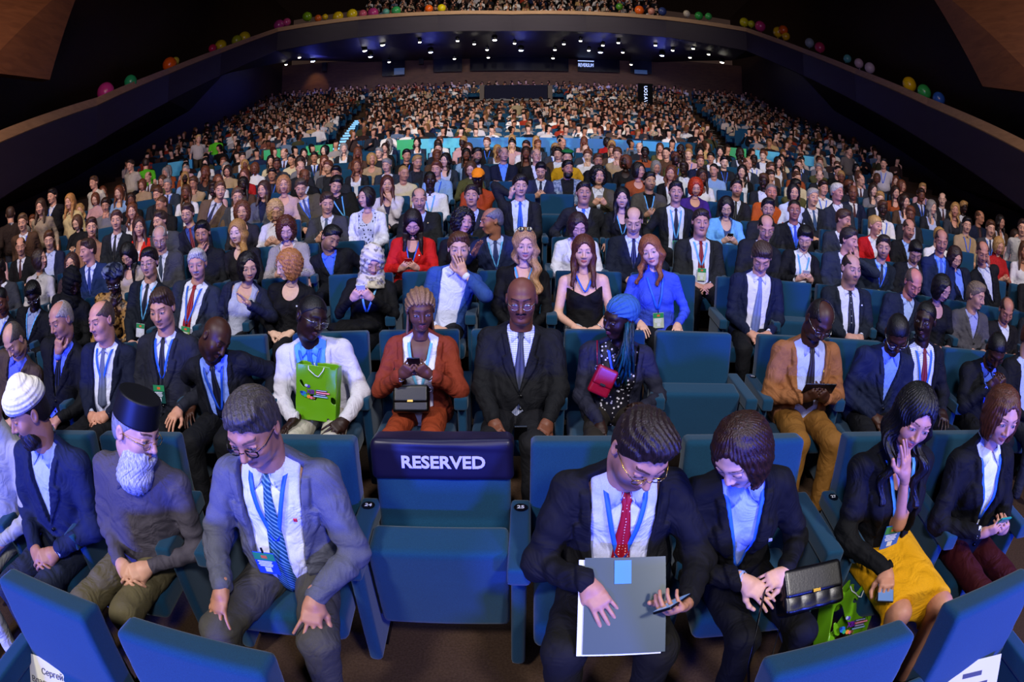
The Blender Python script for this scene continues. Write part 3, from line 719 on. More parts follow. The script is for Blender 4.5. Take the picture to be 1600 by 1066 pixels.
    # glasses
    if g('glasses'):
        gm = M(); gc = g('glasses'); lens = M()
        for sd in (-1, 1):
            ring = [(sd*.0335+.0235*math.copysign(abs(math.cos(a))**.7, math.cos(a)), -.103+.006*abs(math.cos(a)), .000+.0155*math.copysign(abs(math.sin(a))**.7, math.sin(a))-.001) for a in np.linspace(0, 2*PI, 17)]
            gm.tube(ring, g('gr', .0013), 6); gm.tube([(sd*.056, -.098, .006), (sd*.076, -.06, .006), (sd*.083, .0, .004), (sd*.080, .02, -.012)], .0016, 6)
            n = len(ring)-1; lens.add([(sd*.0335, -.1035, 0)]+ring[:-1], None, [(0, 1+(k+1) % n, 1+k) for k in range(n)])
        gm.tube([(-.010, -.104, .004), (0, -.109, .006), (.010, -.104, .004)], .0014, 6)
        up = g('glassup')
        HM = frame_mat(H, Rh*hs)
        if up: HM = HM@frame_mat(np.array([0, .045, .085]), rotm(0, -.6, 0))
        else: HM = HM@frame_mat(np.array([0, .000, g('gz', 0)]), rotm(0, .05, 0))
        gm.xf(HM); lens.xf(HM); go = obj('glasses', gm, {'gold': METAL_G, 'silver': METAL_S}.get(gc, PH), root)
        obj('lens', lens, PH if up else LENS, go)
    # legs
    tc = g('legs', '14161b'); legk = g('legk', 'trousers')
    if legk and not stand:
        kx = g('kx', .12); kl = Vector((-kx, -.70, .53)); kr = Vector((kx, -.70, .53)); kn = [kl, kr]
        ank = [Vector((-kx*.9, g('ay', -.74), .10)), Vector((kx*.9, g('ay', -.74), .10))]; thr = (.088+fat*.3)*(.92 if fem else 1)
        def leg_f(p):
            d = ell(p, (hip[0], -.24, .53), (.178+fat*.6, .135, .10))
            for i in (0, 1):
                sd = -1 if i == 0 else 1
                a = (hip[0]+sd*.085, -.26, .535); l = smin(cap(p, a, tuple(kn[i]), thr, thr*.76), cap(p, tuple(kn[i]), tuple(ank[i]), thr*.72, .050), .03); d = smin(d, l, .03)
            if legk == 'skirt': 
                d = smin(d, cap(p, (0, -.30, .54), (0, -.60, .53), .125, .110), .12); d = smax(d, -(p[1]+.68), .01)
            return d+.0045*wob(p, 22, sd_)*(1 if legk != 'skirt' else .4)+.0025*np.sin(p[1]*75+p[0]*38)*np.clip((.6-np.abs(p[1]+.55)*4), 0, 1)
        if legk == 'skirt':
            lm = M().sdf(leg_f, (-.34, -.72, .36), (.34, -.05, .72), hc); obj('skirt', lm, CLOTH, root, tc)
            def bl(p):
                d = None
                for i in (0, 1):
                    sd = -1 if i == 0 else 1; l = smin(cap(p, (sd*.08, -.5, .53), tuple(kn[i]), .07, .056), cap(p, tuple(kn[i]), tuple(ank[i]), .052, .034), .03); d = l if d is None else np.minimum(d, l)
                return d
            bb = M().sdf(bl, (-.30, -.82, .04), (.30, -.45, .64), .012); o2 = obj('leg', bb, SKIN, root, skin)
        else:
            lm = M().sdf(leg_f, (-.36, -.86, .06), (.36, -.05, .70), hc*1.15 if lod == 0 else max(hc*1.6, .016)); obj('trousers', lm, g('legmat', CLOTH), root, tc)
        if lod < 2:
            for a in ank:
                shm = M().sdf(lambda p: smax(smin(ell(p, (a.x, a.y-.09, .045), (.046, .13, .045)), ell(p, (a.x, a.y+.01, .07), (.042, .05, .06)), .03), .004-p[2], .004), (a.x-.07, a.y-.25, -.01), (a.x+.07, a.y+.1, .15), .008)
                obj('shoe', shm, LEATHER, root, '0d0c0c')
    if stand:
        def leg_f(p):
            d = ell(p, (0, 0, .93), (.17, .12, .12))
            for sd in (-1, 1): d = smin(d, smin(cap(p, (sd*.08, 0, .90), (sd*.10, -.01, .50), .085, .062), cap(p, (sd*.10, -.01, .50), (sd*.10, .01, .08), .062, .048), .02), .03)
            return d+.004*wob(p, 20, sd_)
        obj('trousers', M().sdf(leg_f, (-.3, -.2, .0), (.3, .2, 1.08), hc*1.2), CLOTH, root, tc)
        for sd in (-1, 1): obj('shoe', M().sdf(lambda p: smax(ell(p, (sd*.10, -.06, .04), (.045, .13, .05)), .002-p[2], .004), (-.2, -.25, -.01), (.2, .12, .12), .012), LEATHER, root, '0d0c0c')
    return dict(A=A, TF=TF, s=s, H=H, Rh=Rh, hip=hip, surf=surf)
# ---------------------------------------------------------------- the hall: rows are arcs about one centre, 10 m behind the camera
CEN = Vector((0, -10, 0))
YR = [.75, 1.93, 3.37, 4.62]+[5.65+1.1*i for i in range(9)]
ZR = [0, 0, .05, .22, .40, .60, .78]+[.95+.17*i for i in range(6)]
RR = [y+10 for y in YR]
UP = [(26.4+.95*k, 2.25+.197*k+.095*max(0, k-16)) for k in range(25)]              # upper block: radius, floor height
ORD = 'front second third fourth fifth sixth seventh eighth ninth tenth eleventh twelfth thirteenth fourteenth fifteenth sixteenth seventeenth eighteenth nineteenth twentieth'.split()
NTH = ['first']+ORD[1:]
def ray(px, py):
    u = (px-800)/FPX; v = (533-py)/FPX; r = math.hypot(u, v)+1e-9; th = 2*math.asin(min(1, r/2)); s = math.sin(th)/r
    x, y, z = s*u, s*v, math.cos(th); c, q = math.cos(PITCH), math.sin(PITCH)
    return x, z*c+y*q, y*c-z*q
def on_arc(px, py, R):
    x, y, z = ray(px, py); d = math.hypot(x, y); x, y, z = x/d, y/d, z/d
    t = -10*y+math.sqrt(100*y*y-100+R*R); return Vector((x*t, y*t, CAMZ+z*t))
def at_z(px, py, z):
    x, y, q = ray(px, py); s = (z-CAMZ)/q; return Vector((x*s, y*s, z))
def at_d(px, py, d):
    x, y, z = ray(px, py); n = math.hypot(x, y); return Vector((x/n*d, y/n*d, CAMZ+z/n*d))
def polar(R, a, z=0): return Vector((R*math.sin(a), R*math.cos(a)-10, z))
# -- materials of the hall
def fabric():
    m, n, l, b = nmat('seat_fabric', .95, .05); t = noise(n, l, 420, 3); t2 = noise(n, l, 3, 3)
    c = mixc(n, l, t.outputs[0], lin('142d42'), lin('224b68')); c = mixc(n, l, .12, c, t2.outputs[0], 'OVERLAY')
    l.new(c, b.inputs['Base Color']); bump(n, l, b, t.outputs[0], .35, .001); b.inputs['Sheen Weight'].default_value = .15
    return m
SEATM = fabric()
def wood(name, c1, c2, sc=1.0, rough=.55):
    m, n, l, b = nmat(name, rough, .3); c = n.new('ShaderNodeTexCoord'); mp = n.new('ShaderNodeMapping'); mp.inputs['Scale'].default_value = (sc, sc, sc*6)
    l.new(c.outputs['Object'], mp.inputs[0]); t = n.new('ShaderNodeTexNoise'); t.inputs['Scale'].default_value = 1.6; t.inputs['Detail'].default_value = 6; t.inputs['Distortion'].default_value = 1.2
    l.new(mp.outputs[0], t.inputs['Vector']); l.new(mixc(n, l, t.outputs[0], lin(c1), lin(c2)), b.inputs['Base Color']); return m
WOODW = wood('wall_wood', '3a2418', '6b4630', .8); WOODD = wood('dark_wood', '1c1310', '33221a', .8); WOODT = wood('rail_wood', '8a6a4e', 'b8946c', 1)
FASC = wood('fascia_paint', '1f1927', '2c2436', .3)
CARPET = painted('carpet', .95, .05, .25, 90, .3); BLACK = plain('black_plastic', '0a0a0c', .4, .4)
CONC = wood('soffit_paint', '15141a', '1f1d24', .3)
# -- terraced floor
def ringband(m, R0, R1, z0, z1, a0, a1, n, C=None):
    V = []; 
    for k in range(n+1):
        a = a0+(a1-a0)*k/n; V += [tuple(polar(R0, a, z0)), tuple(polar(R1, a, z1))]
    m.add(V, [(2*k, 2*k+2, 2*k+3, 2*k+1) for k in range(n)], None, None if C is None else [C]*len(V))
fl = M(); A0 = .95
prev = None; steps = [(6.0, 0.0)]
for r in range(2, 13): steps.append((RR[r]-.95, ZR[r]))
steps += [(25.6, UP[0][1])]+[(R-.75, z) for R, z in UP[1:]]+[(UP[-1][0]+.3, UP[-1][1])]
for i, (R, z) in enumerate(steps):
    R1 = steps[i+1][0] if i+1 < len(steps) else 54.0
    ringband(fl, R, R1, z, z, -A0, A0, 40)
    if i: ringband(fl, R, R, steps[i-1][1], z, -A0, A0, 40)
fo = obj('floor', fl, CARPET, None, '43352b', smooth=False, kind='structure')
# -- outer walls
def wallquads(name, pts, mat, z0=0, label=None):
    m = M()
    for (a, b) in zip(pts[:-1], pts[1:]):
        d = Vector((b[0]-a[0], b[1]-a[1], 0)).normalized(); nx = Vector((-d.y, d.x, 0))*.15
        q = [Vector((a[0], a[1], a[2])), Vector((b[0], b[1], b[2])), Vector((b[0], b[1], b[3])), Vector((a[0], a[1], a[3]))]
        P = [tuple(v) for v in q]+[tuple(v+nx) for v in q]
        m.add(P, [(0, 1, 2, 3), (7, 6, 5, 4), (0, 4, 5, 1), (1, 5, 6, 2), (2, 6, 7, 3), (3, 7, 4, 0)])
    return obj(name, m, mat, None, smooth=False, kind='structure')
WL = [(-12, -9.6), (-12.3, 2), (-12.9, 8), (-15.0, 17), (-16.6, 27), (-18.5, 43.5)]
WLS = [(-9.5, -9), (-10.0, 2), (-10.8, 8), (-13.6, 17), (-16.2, 27), (-18.5, 43)]   # where the seats end
TOP = 17
wallquads('wall_left', [(x, y, -.5, TOP) for x, y in WL][::-1], WOODD)
wallquads('wall_right', [(-x, y, -.5, TOP) for x, y in WL], WOODD)
bw = []
for x in np.linspace(-19.5, 19.5, 21): bw.append((float(x), 43.5-abs(x)**2*.008, 0, 12))
wallquads('wall_back', bw, WOODW)
wallquads('wall_front', [(-12, -9.4, -.5, TOP), (12, -9.4, -.5, TOP)], WOODD)
cl = M()
for (y0, z0, y1, z1) in ((-9.5, 12.5, 6, 14.5), (6, 14.5, 20, 17.0), (20, 17.0, 34, 18.5), (34, 18.5, 50, 19.0)):
    cl.add([(-22, y0, z0), (22, y0, z0), (22, y1, z1), (-22, y1, z1), (-22, y0, z0+.3), (22, y0, z0+.3), (22, y1, z1+.3), (-22, y1, z1+.3)], [(0, 1, 2, 3)[::-1], (4, 5, 6, 7)])
obj('ceiling', cl, WOODD, None, smooth=False, kind='structure')
# -- balcony: fascia, rail, soffit, raked floor
BE = [(-9.6, -3.0, .9), (-9.75, 2.0, 2.6), (-9.80, 6.94, 4.05), (-11.70, 12.25, 5.40), (-12.90, 17.8, 7.25), (-13.15, 22.4, 8.95), (-12.4, 27.2, 10.95), (-8.85, 30.75, 12.05), (-4.4, 32.4, 12.45), (0, 33.0, 12.52)]
BE[0] = (-9.6, -3.0, 2.0); BE[1] = (-9.7, 2.0, 3.0)
BE = BE+[(-x, y, z) for x, y, z in BE[::-1][1:]]
BE[-3] = (9.80, 6.94, 3.85)
def lift(P, k, dz=0, inn=0):
    x, y, z = P; d = math.hypot(x, y+10); return (x*(1+inn/d), (y+10)*(1+inn/d)-10, z+dz)
def ribbon(name, prof, mat, kind='structure', parent=None, pts=None, label=None):
    m = M(); n = len(prof); V = []; pts = pts or BE
    for P in pts: V += [lift(P, 0, dz, inn) for inn, dz in prof]
    Q = []
    for i in range(len(pts)-1):
        for j in range(n): Q.append((i*n+j, i*n+(j+1) % n, (i+1)*n+(j+1) % n, (i+1)*n+j))
    m.add(V, Q); return obj(name, m, mat, parent, smooth=False, kind=kind)
ribbon('balcony_front_wall', [(0, -1.35), (.12, -1.35), (.12, -.24), (0, -.24)][::-1], FASC)
ribbon('trim_balcony_rail', [(-.10, -.24), (.40, -.24), (.40, -.0), (-.10, -.0)][::-1], WOODT)
sb = M(); V = []
for P in BE:
    q = lift(P, 0, 0, 12.0 if P[1] > 20 else 6.0); V += [lift(P, 0, -1.30, .1), (q[0], q[1], 11.75 if P[1] > 20 else P[2]-.9)]
sb.add(V, [(2*i, 2*i+1, 2*i+3, 2*i+2) for i in range(len(BE)-1)])
so = obj('ceiling_balcony_soffit', sb, CONC, None, smooth=False, kind='structure')
SOFF = lambda px, py: None
bf = M()                                                        # the raked balcony floor behind the rail
BROWS = 11
for k in range(BROWS):
    V = []
    for P in BE[7:-7]: V += [lift(P, 0, -.95+.50*k, .3+.95*k), lift(P, 0, -.95+.50*k, 1.25+.95*k), lift(P, 0, -.95+.50*(k+1), 1.25+.95*k)]
    n = len(BE[7:-7]); bf.add(V, [(3*i, 3*i+1, 3*i+4, 3*i+3) for i in range(n-1)]+[(3*i+1, 3*i+2, 3*i+5, 3*i+4) for i in range(n-1)])
obj('floor_balcony', bf, CARPET, None, '1c1614', smooth=False, kind='structure')
# angled timber panels high on both side walls
for nm, q, dx in (('wall_panel_left', [(-30, 112, 10.2), (78, 125, 12.5), (135, -45, 13.5), (-30, -45, 11.2)], -.5), ('wall_panel_right', [(1430, -45, 13.5), (1535, 135, 12.5), (1640, 150, 10.6), (1640, -45, 11.2)], .5)):
    q = [at_d(a, b, c) for a, b, c in q]; q = [tuple(round(t, 2) for t in p) for p in q]; q2 = [(x+dx, y+.2, z+.1) for x, y, z in q]
    m = M(); m.add(q+q2, [(0, 1, 2, 3), (7, 6, 5, 4), (0, 4, 5, 1), (1, 5, 6, 2), (2, 6, 7, 3), (3, 7, 4, 0)]); obj(nm, m, WOODW, None, smooth=False, kind='structure')
# -- back wall openings, screens, speakers
DARKG = plain('dark_glass', '0a0c1c', .15, .5)
def on_back(px, py):
    x, y, z = ray(px, py); t = 40.0
    for _ in range(12):
        X = x/y*t; t = 43.2-X*X*.008
    return Vector((x/y*t, t, CAMZ+z/y*t))
def backbox(name, px0, py0, px1, py1, mat, dep=.12, label=None, cat=None, group=None, kind=None, fwd=.12):
    a = on_back(px0, py0); b = on_back(px1, py1); c = (a+b)/2; w_ = abs(b.x-a.x)/2; h_ = abs(a.z-b.z)/2
    m = M().box((0, 0, 0), (w_, dep/2, h_)); o = obj(name, m, mat, None, smooth=False, kind=kind); o.location = (c.x, c.y-fwd, c.z); o.rotation_euler = (0, 0, -math.atan(c.x*.016))
    return tag(o, label, cat, group)
for i, (a, b_, c, d) in enumerate([(598, 92, 633, 118), (678, 84, 722, 112), (735, 84, 888, 112), (902, 84, 968, 114), (984, 92, 1018, 116)]):
    backbox('window_%d' % (i+1), a, b_, c, d, DARKG, kind='structure')
SCB = plain('dim_screen', '10182a', .3, .4, emit='3a5a9a', estr=.35)
backbox('wall_screen', 617, 108, 633, 117, SCB, .1, 'small dim blue screen glowing inside the back wall window above the crowd', 'screen', fwd=.3)
backbox('wall_screen', 990, 110, 1010, 117, SCB, .1, 'faint blue screen in the back wall window beside the lit vertical sign', 'screen', fwd=.3)
SPK = plain('speaker_case', '08080a', .5, .3)
backbox('wall_speaker', 506, 100, 513, 113, SPK, .5, 'black loudspeaker on the back wall beside the warm light pool', 'speaker', fwd=.4)
backbox('wall_speaker', 656, 90, 663, 102, SPK, .5, 'black loudspeaker on the back wall between two dark windows', 'speaker', fwd=.4)
SIGN = plain('sign_light', 'ffffff', .5, .3, emit='9fb8ff', estr=1.6)
s_ = backbox('hanging_sign', 901, 97, 928, 106, plain('sign_board', '0a0c18', .4), .1, 'dark sign with a pale bar and pale lettering high on the back wall', 'sign', fwd=.35)
text('lettering', 'REVERSUM', .42, SIGN, s_, (0, -.07, -.12), ext=.01, sx=.6)
obj('light_bar', M().box((0, -.07, .24), (.62, .02, .03)), SIGN, s_)
# lit column with vertical letters in the upper block
cp = at_d(1009, 168, 31.5); vs = empty('letter_tower', (cp.x, cp.y, cp.z-.25), math.atan2(-cp.x, cp.y+10), 'dark square column with a vertical strip of glowing letters in the upper seats', 'column')
obj('column_body', M().box((0, .45, .75), (.42, .35, .95)), plain('column_paint', '06070c', .8, .1), vs, smooth=False)
for k in range(7): text('letter', 'UOSAVEH'[k], .28, SIGN, vs, (.0, .05, 1.45-.21*k), rot=(PI/2, PI/2, 0), ext=.01)
# -- sound desk in the middle of the upper block
bz = CAMZ+4.7; bt = empty('sound_desk', (.25, 35.0, bz-.62), 0, 'long dark sound desk with pale end panels on a raised platform mid crowd', 'desk')
obj('desk_front', M().box((0, 0, 1.33), (1.95, .35, .53)), plain('desk_blue', '080c26', .7, .15), bt, smooth=False)
for sx in (-1, 1): obj('end_panel', M().box((sx*2.12, .1, 1.30), (.14, .5, .56)), plain('desk_end', '4a4038', .6), bt, smooth=False)
obj('platform', M().box((.1, 0, .1), (3.0, 1.1, .62)), WOODW, bt, smooth=False)
obj('desk_shelf', M().box((.1, -.9, .76), (3.0, .25, .04)), BLACK, bt, smooth=False)
for k in range(5): obj('equipment', M().box((-1.5+.7*k, -.85, .83), (.18, .14, .05)), plain('equipment_case', '3a3c44', .6), bt, smooth=False)
# -- lamps under the balcony
LW = plain('lamp_white', 'ffffff', .5, emit='fff2dc', estr=18); LB = plain('lamp_blue', 'ffffff', .5, emit='b8c4ff', estr=45); LBR = plain('lamp_bright', 'ffffff', .5, emit='fff6e6', estr=45)
lamps = [(447,101,0),(468,90,0),(484,82,0),(515,84,0),(570,79,2),(598,70,2),(608,97,0),(656,66,0),(715,64,0),(741,69,0),(773,62,2),(804,68,0),(761,78,0),(763,90,0),(710,92,0),(881,69,0),(867,78,0),(864,91,0),(907,64,0),(920,79,0),(942,71,0),(966,67,0),(973,82,0),(986,101,0),(1024,71,0),(1051,79,0),(1083,76,0),(1078,90,0),(1107,85,0),(1128,97,2),
         (489,95,1),(579,88,1),(673,81,1),(814,78,1),(938,81,1),(1034,86,1)]
sideword = lambda x: 'house-left of the middle' if x < 0 else 'house-right of the middle'
import itertools
can = M(); c1 = cyl(.13, .13, .22, 16, .03); can.join(c1); lens_ = cyl(.10, .10, .03, 16, 0)
canb = {k: can.mesh('lamp_housing') for k in (0,)}
lampme = lens_.mesh('bulb')
dm = {0: lampme, 1: lampme.copy(), 2: lampme.copy()}; canb[0].materials.append(BLACK)
for k, mt in ((0, LW), (1, LB), (2, LBR)): dm[k].materials.append(mt)
nl = {0: 0, 1: 0, 2: 0}
for (px, py, k) in sorted(lamps):
    x, y, z = ray(px, py); d = math.hypot(x, y)
    dist = min(41.5, max(30, (10.85-CAMZ)/(z/d))); p = at_d(px, py, dist)
    t = empty('ceiling_spotlight', p, 0, '%s %s spotlight hanging under the balcony, counted along from the side wall' % (NTH[nl[k]] if nl[k] < 20 else 'twenty-'+NTH[nl[k]-20], {0: 'small white', 1: 'blue', 2: 'bright white'}[k]), 'spotlight', 'spotlights under the balcony')
    nl[k] += 1
    a = bpy.data.objects.new('housing', canb[0]); COL.objects.link(a); a.parent = t; a.rotation_euler = (.9, 0, 0); a.location = (0, .05, .05)
    b_ = bpy.data.objects.new('bulb', dm[k]); COL.objects.link(b_); b_.parent = t; b_.rotation_euler = (.9, 0, 0); b_.location = (0, 0, 0); sc = {0: .95, 1: 1.6, 2: 1.4}[k]; b_.scale = (sc, sc, 1); a.scale = (sc, sc, 1)
    if k == 1 and LIGHTS:
        L = bpy.data.lights.new('blue_lamp', 'POINT'); L.energy = 75; L.color = (.08, .10, 1.0); L.shadow_soft_size = .15
        lo_ = bpy.data.objects.new('blue_lamp', L); COL.objects.link(lo_); lo_.location = p+Vector((0, .6, -1.1))
    m_ = M().tube([(0, .1, .2), (0, .12, max(.3, 11.6-p.z))], .015, 6); obj('hanger', m_, BLACK, t)
# warm pools of light on the back wall
for px, py, e in ((495, 70, 200), (562, 72, 90)):
    if LIGHTS:
        q = on_back(px, 118); spot('wall_washer', (q.x, q.y-1.0, q.z+1.5), (q.x, q.y-.1, q.z-1.0), e, (1, .62, .3), 1.0, .7, .1)
# -- balloons on the balcony rail
BAL = [(165,140,15,'c23a86','magenta'),(204,125,11,'2fa566','green'),(265,98,12,'ee6418','orange'),(274,94,7,'c8c040','yellow'),(332,74,7,'c22a50','red'),(345,69,10,'d0bc1c','yellow'),(370,61,9,'9aa828','olive'),(382,56,10,'c8b820','yellow'),
 (436,37,9,'a83a78','magenta'),(448,33,7,'c04a78','pink'),(480,24,8,'7aa81e','green'),(497,27,6,'d8642a','orange'),(508,25,5,'d8b820','yellow'),(528,24,9,'d8b81c','yellow'),(550,20,9,'d8c020','yellow'),(567,20,7,'c05a70','pink'),(583,18,9,'b03a78','magenta'),(603,17,6,'5aa090','teal'),(619,15,8,'3aa05a','green'),(670,12,7,'e8641e','orange'),(690,11,7,'d8c81c','yellow'),
 (968,9,6,'4a8a2a','green'),(999,14,8,'f06a28','orange'),(1018,16,6,'d89078','peach'),(1035,16,7,'3a4a80','blue'),(1073,20,6,'d8ccb0','cream'),(1092,23,7,'3aa84a','green'),(1107,24,6,'4ab85a','green'),(1163,33,8,'d0c820','yellow'),(1174,36,6,'c0c828','yellow'),(1188,39,9,'c83a70','pink'),(1216,48,9,'e0b81c','yellow'),(1224,45,8,'e8641e','orange'),(1228,55,7,'e0b020','yellow'),
 (1265,65,8,'8a9a98','silver'),(1281,72,9,'b83a58','red'),(1324,90,7,'5aa098','teal'),(1342,97,8,'b8a0a8','pale'),(1359,104,9,'b8a8b0','pale'),(1421,129,12,'e0b818','yellow'),(1444,141,12,'3aa850','green'),(1467,152,11,'2f5aa8','blue')]
bsph = M().sdf(lambda p: np.minimum(ell(p, (0, 0, 0), (1, 1, 1.08)), 9), (-1.2,)*3, (1.2,)*3, .12); knot = M().sdf(lambda p: cap(p, (0, 0, -1.06), (0, 0, -1.2), .05, .10), (-.2, -.2, -1.4), (.2, .2, -.9), .03)
bme, kme = bsph.mesh('balloon'), knot.mesh('knot')
BALM = painted('balloon_rubber', .25, .6, 0, 2, 0); bme.materials.append(BALM); kme.materials.append(BALM)
seen = {}
for px, py, r, col, cn in BAL:
    x, y, z = ray(px, py); d = math.hypot(x, y); az = math.atan2(x, y); best = None
    for i in range(len(BE)-1):
        for t in np.linspace(0, 1, 12):
            P = [BE[i][k]*(1-t)+BE[i+1][k]*t for k in range(3)]; da = abs(math.atan2(P[0], P[1])-az)
            if best is None or da < best[0]: best = (da, P)
    P = best[1]; D = math.hypot(P[0], P[1])+.55; p = at_d(px, py+r*.25, D); rad = r*D/860*.95
    o = bpy.data.objects.new('balloon', bme); COL.objects.link(o); o.location = p; o.scale = (rad,)*3; o.color = (*lin(col), 1); o.rotation_euler = (random.uniform(-.3, .3), random.uniform(-.5, .5), 0)
    side = 'left' if px < 800 else 'right'; key = (cn, side); seen[key] = seen.get(key, 0)+1
    tag(o, '%s balloon on the balcony rail, %s %s one from the %s end' % (cn, NTH[seen[key]-1] if side == 'left' else {1: 'first', 2: 'second', 3: 'third', 4: 'fourth', 5: 'fifth', 6: 'sixth'}[seen[key]], cn, 'left' if side == 'left' else 'middle towards the right'), 'balloon', 'balloons along the balcony rail')
    kk = bpy.data.objects.new('knot', kme); COL.objects.link(kk); kk.parent = o; kk.color = o.color
# -- exits
EXL = plain('exit_glow', 'ffffff', .5, emit='e8f2e0', estr=1.6)
def wall_hit(px, py):
    x, y, z = ray(px, py); sg = -1 if x < 0 else 1
    for (a, b) in zip(WL[:-1], WL[1:]):
        ax_, bx = -sg*a[0], -sg*b[0]; ax_, bx = sg*abs(a[0]), sg*abs(b[0])
        dx, dy = bx-ax_, b[1]-a[1]; det = x*(-dy)+y*dx
        if abs(det) < 1e-9: continue
        t = (ax_*(-dy)+a[1]*dx)/det; u = (x*a[1]-y*ax_)/det
        if t > 0 and -.001 <= u <= 1.001: return Vector((x*t, y*t, CAMZ+z*t)), math.atan2(dy, dx), t*math.hypot(x, y)
def exitdoor(i, px, py, wpx, hpx, mat=EXL):
    p, ang, D = wall_hit(px, py); h_ = hpx*D/FPX; w_ = wpx*D/FPX/max(.25, abs(math.sin(ang-math.atan2(p.y, p.x)))); n = Vector((-p.x, -p.y, 0)).normalized()*.12
    t = empty('door_%d' % i, (p.x+n.x, p.y+n.y, p.z-h_/2), ang); t['kind'] = 'structure'
    obj('doorway', M().box((0, 0, h_/2), (w_/2, .02, h_/2)), mat, t, smooth=False)
    f = M().box((-w_/2-.05, 0, h_/2), (.05, .07, h_/2+.06)).box((w_/2+.05, 0, h_/2), (.05, .07, h_/2+.06)).box((0, 0, h_+.03), (w_/2+.1, .07, .05)); obj('door_frame', f, BLACK, t, smooth=False)
exitdoor(1, 8, 178, 28, 38, plain('door_glass', '8a9a80', .4, emit='98a888', estr=.35)); exitdoor(2, 46, 300, 9, 34)
exitdoor(3, 1330, 187, 16, 30, plain('lobby', '50483a', .6, emit='6a5f4a', estr=.25)); exitdoor(4, 1340, 185, 5, 20); exitdoor(5, 1574, 303, 5, 30)
# ---------------------------------------------------------------- the theatre seat
def rbox(m, c, r, rd, h, rot=0.0):
    cr, sr = math.cos(rot), math.sin(rot)
    def f(p):
        y, z = p[1]-c[1], p[2]-c[2]; return box((p[0]-c[0], y*cr+z*sr, -y*sr+z*cr), (0, 0, 0), r, rd)
    e = max(r[1], r[2])+.08
    return m.sdf(f, (c[0]-r[0]-.03, c[1]-e, c[2]-e), (c[0]+r[0]+.03, c[1]+e, c[2]+e), h)
def seat_parts(h):
    back = M()
    def bf_(p):
        c, s_ = math.cos(.13), math.sin(.13); y, z = p[1]-.0, p[2]-.675; q = (p[0], y*c-z*s_, y*s_+z*c)
        d = box(q, (0, .02, .0), (.265, .052, .300), .018)
        d = smax(d, -cap(q, (-.17, -.040, -.04), (.17, -.040, -.04), .006), .01)       # the lumbar seam
        return smin(d, box(q, (0, -.005, -.18), (.262, .05, .12), .03), .02)
    back.sdf(bf_, (-.30, -.20, .34), (.30, .20, 1.06), h)
    cush = M(); rbox(cush, (0, -.31, .41), (.245, .235, .065), .035, h, -.06)
    fold = M(); rbox(fold, (0, -.245, .475), (.255, .085, .225), .022, h, .10)
    arm = M(); rbox(arm, (-.30, -.22, .660), (.040, .235, .040), .011, h*.7)
    panel = M(); rbox(panel, (-.30, -.20, .36), (.028, .19, .30), .015, h)
    leg = M().box((-.30, -.12, .04), (.022, .11, .04))
    return back, cush, fold, arm, panel, leg
SP = [x.mesh(n) for x, n in zip(seat_parts(.012), ('backrest', 'seat_cushion', 'folded_cushion', 'armrest', 'side_panel', 'leg'))]
SPl = [x.mesh(n) for x, n in zip(seat_parts(.022), ('backrest', 'seat_cushion', 'folded_cushion', 'armrest', 'side_panel', 'leg'))]
for me in SP+SPl: me.materials.append(SEATM)
SP[5].materials.clear(); SP[5].materials.append(BLACK); SPl[5].materials.clear(); SPl[5].materials.append(BLACK)
def child(name, me, parent, loc=(0, 0, 0), color=None):
    o = bpy.data.objects.new(name, me); COL.objects.link(o); o.parent = parent; o.location = loc
    if color is not None: o.color = color
    return o
def seat(p, a, wsc, occupied, label, last=False, near=True, group=None):
    S_ = SP if near else SPl; t = empty('theatre_seat', p, -a, label, 'seat', group); t.scale = (wsc, 1, 1)
    child('backrest', S_[0], t); child('seat_cushion', S_[1] if occupied else S_[2], t)
    child('armrest', S_[3], t); child('side_panel', S_[4], t)
    if near: child('leg', S_[5], t)
    if last:
        for k, n in ((3, 'armrest'), (4, 'side_panel'), (5, 'leg')): child(n, S_[k], t, (.60, 0, 0))
    return t
# ---------------------------------------------------------------- seat grid
def blocks(r):
    R = RR[r]
    if r == 0: return None
    out = []; lim = min(.78, (9.2 if r < 6 else 9.8)/R*1.0)
    n = round((.23*R-.06)/.605); pitch = (.23*R-.06)/n if r > 1 else .64; sh = .035 if r == 1 else 0
    out += [(((i-(n-1)/2)*pitch+sh)/R, pitch) for i in range(n)]
    for sg in (-1, 1):
        a = .115+.10/R
        bw_ = 0; k = 0
        while a*R < 9.0 and a < lim:
            q_ = .55 if r < 3 else .50; out.append((sg*(a+q_/2/R), q_)); a += q_/R; k += 1
            if r > 3 and k == 6: a += .10/R
    return sorted(out)
SEATS = {}
for r in range(1, 13): SEATS[r] = [dict(a=a, p=pt, who=None, st=0) for a, pt in blocks(r)]
# ---------------------------------------------------------------- people one can tell apart
TIE_STR = patterned('striped_tie', 'stripe', '1e4a66', '6a93a8', 22, .5, .8, .72); TIE_RD = patterned('dotted_red_tie', 'dot', 'f0d8d8', '9a1626', 85, .5, 0, .18)
TIE_ND = patterned('dotted_navy_tie', 'dot', 'c8d0e8', '141a38', 38, .5, 0, .16); CHECK = patterned('checked_shirt', 'check', '8a96c8', 'dfe4f4', 46, .8)
POLKA = patterned('polka_blouse', 'spot', 'd8d4dc', '15131c', 42, .6, 0, .26); TWEED = patterned('tweed', 'check', '3a3438', 'b8b0b4', 42, .9); TWEED2 = patterned('blotched_silk', 'noise', '2c1c14', '9a7444', 22, .35)
GELE = patterned('crinkled_headwrap', 'noise', '5c6478', '1e2230', 14, .35); FLORAL = patterned('floral_print', 'spot', '20243c', 'b8bccc', 30, .7, 0, .3); SCARF = patterned('printed_headscarf', 'noise', '77716a', 'cfc6b4', 26, .55, .7, .42)
DENIM = patterned('denim', 'noise', '8a98b0', '5a6a88', 30, .8)
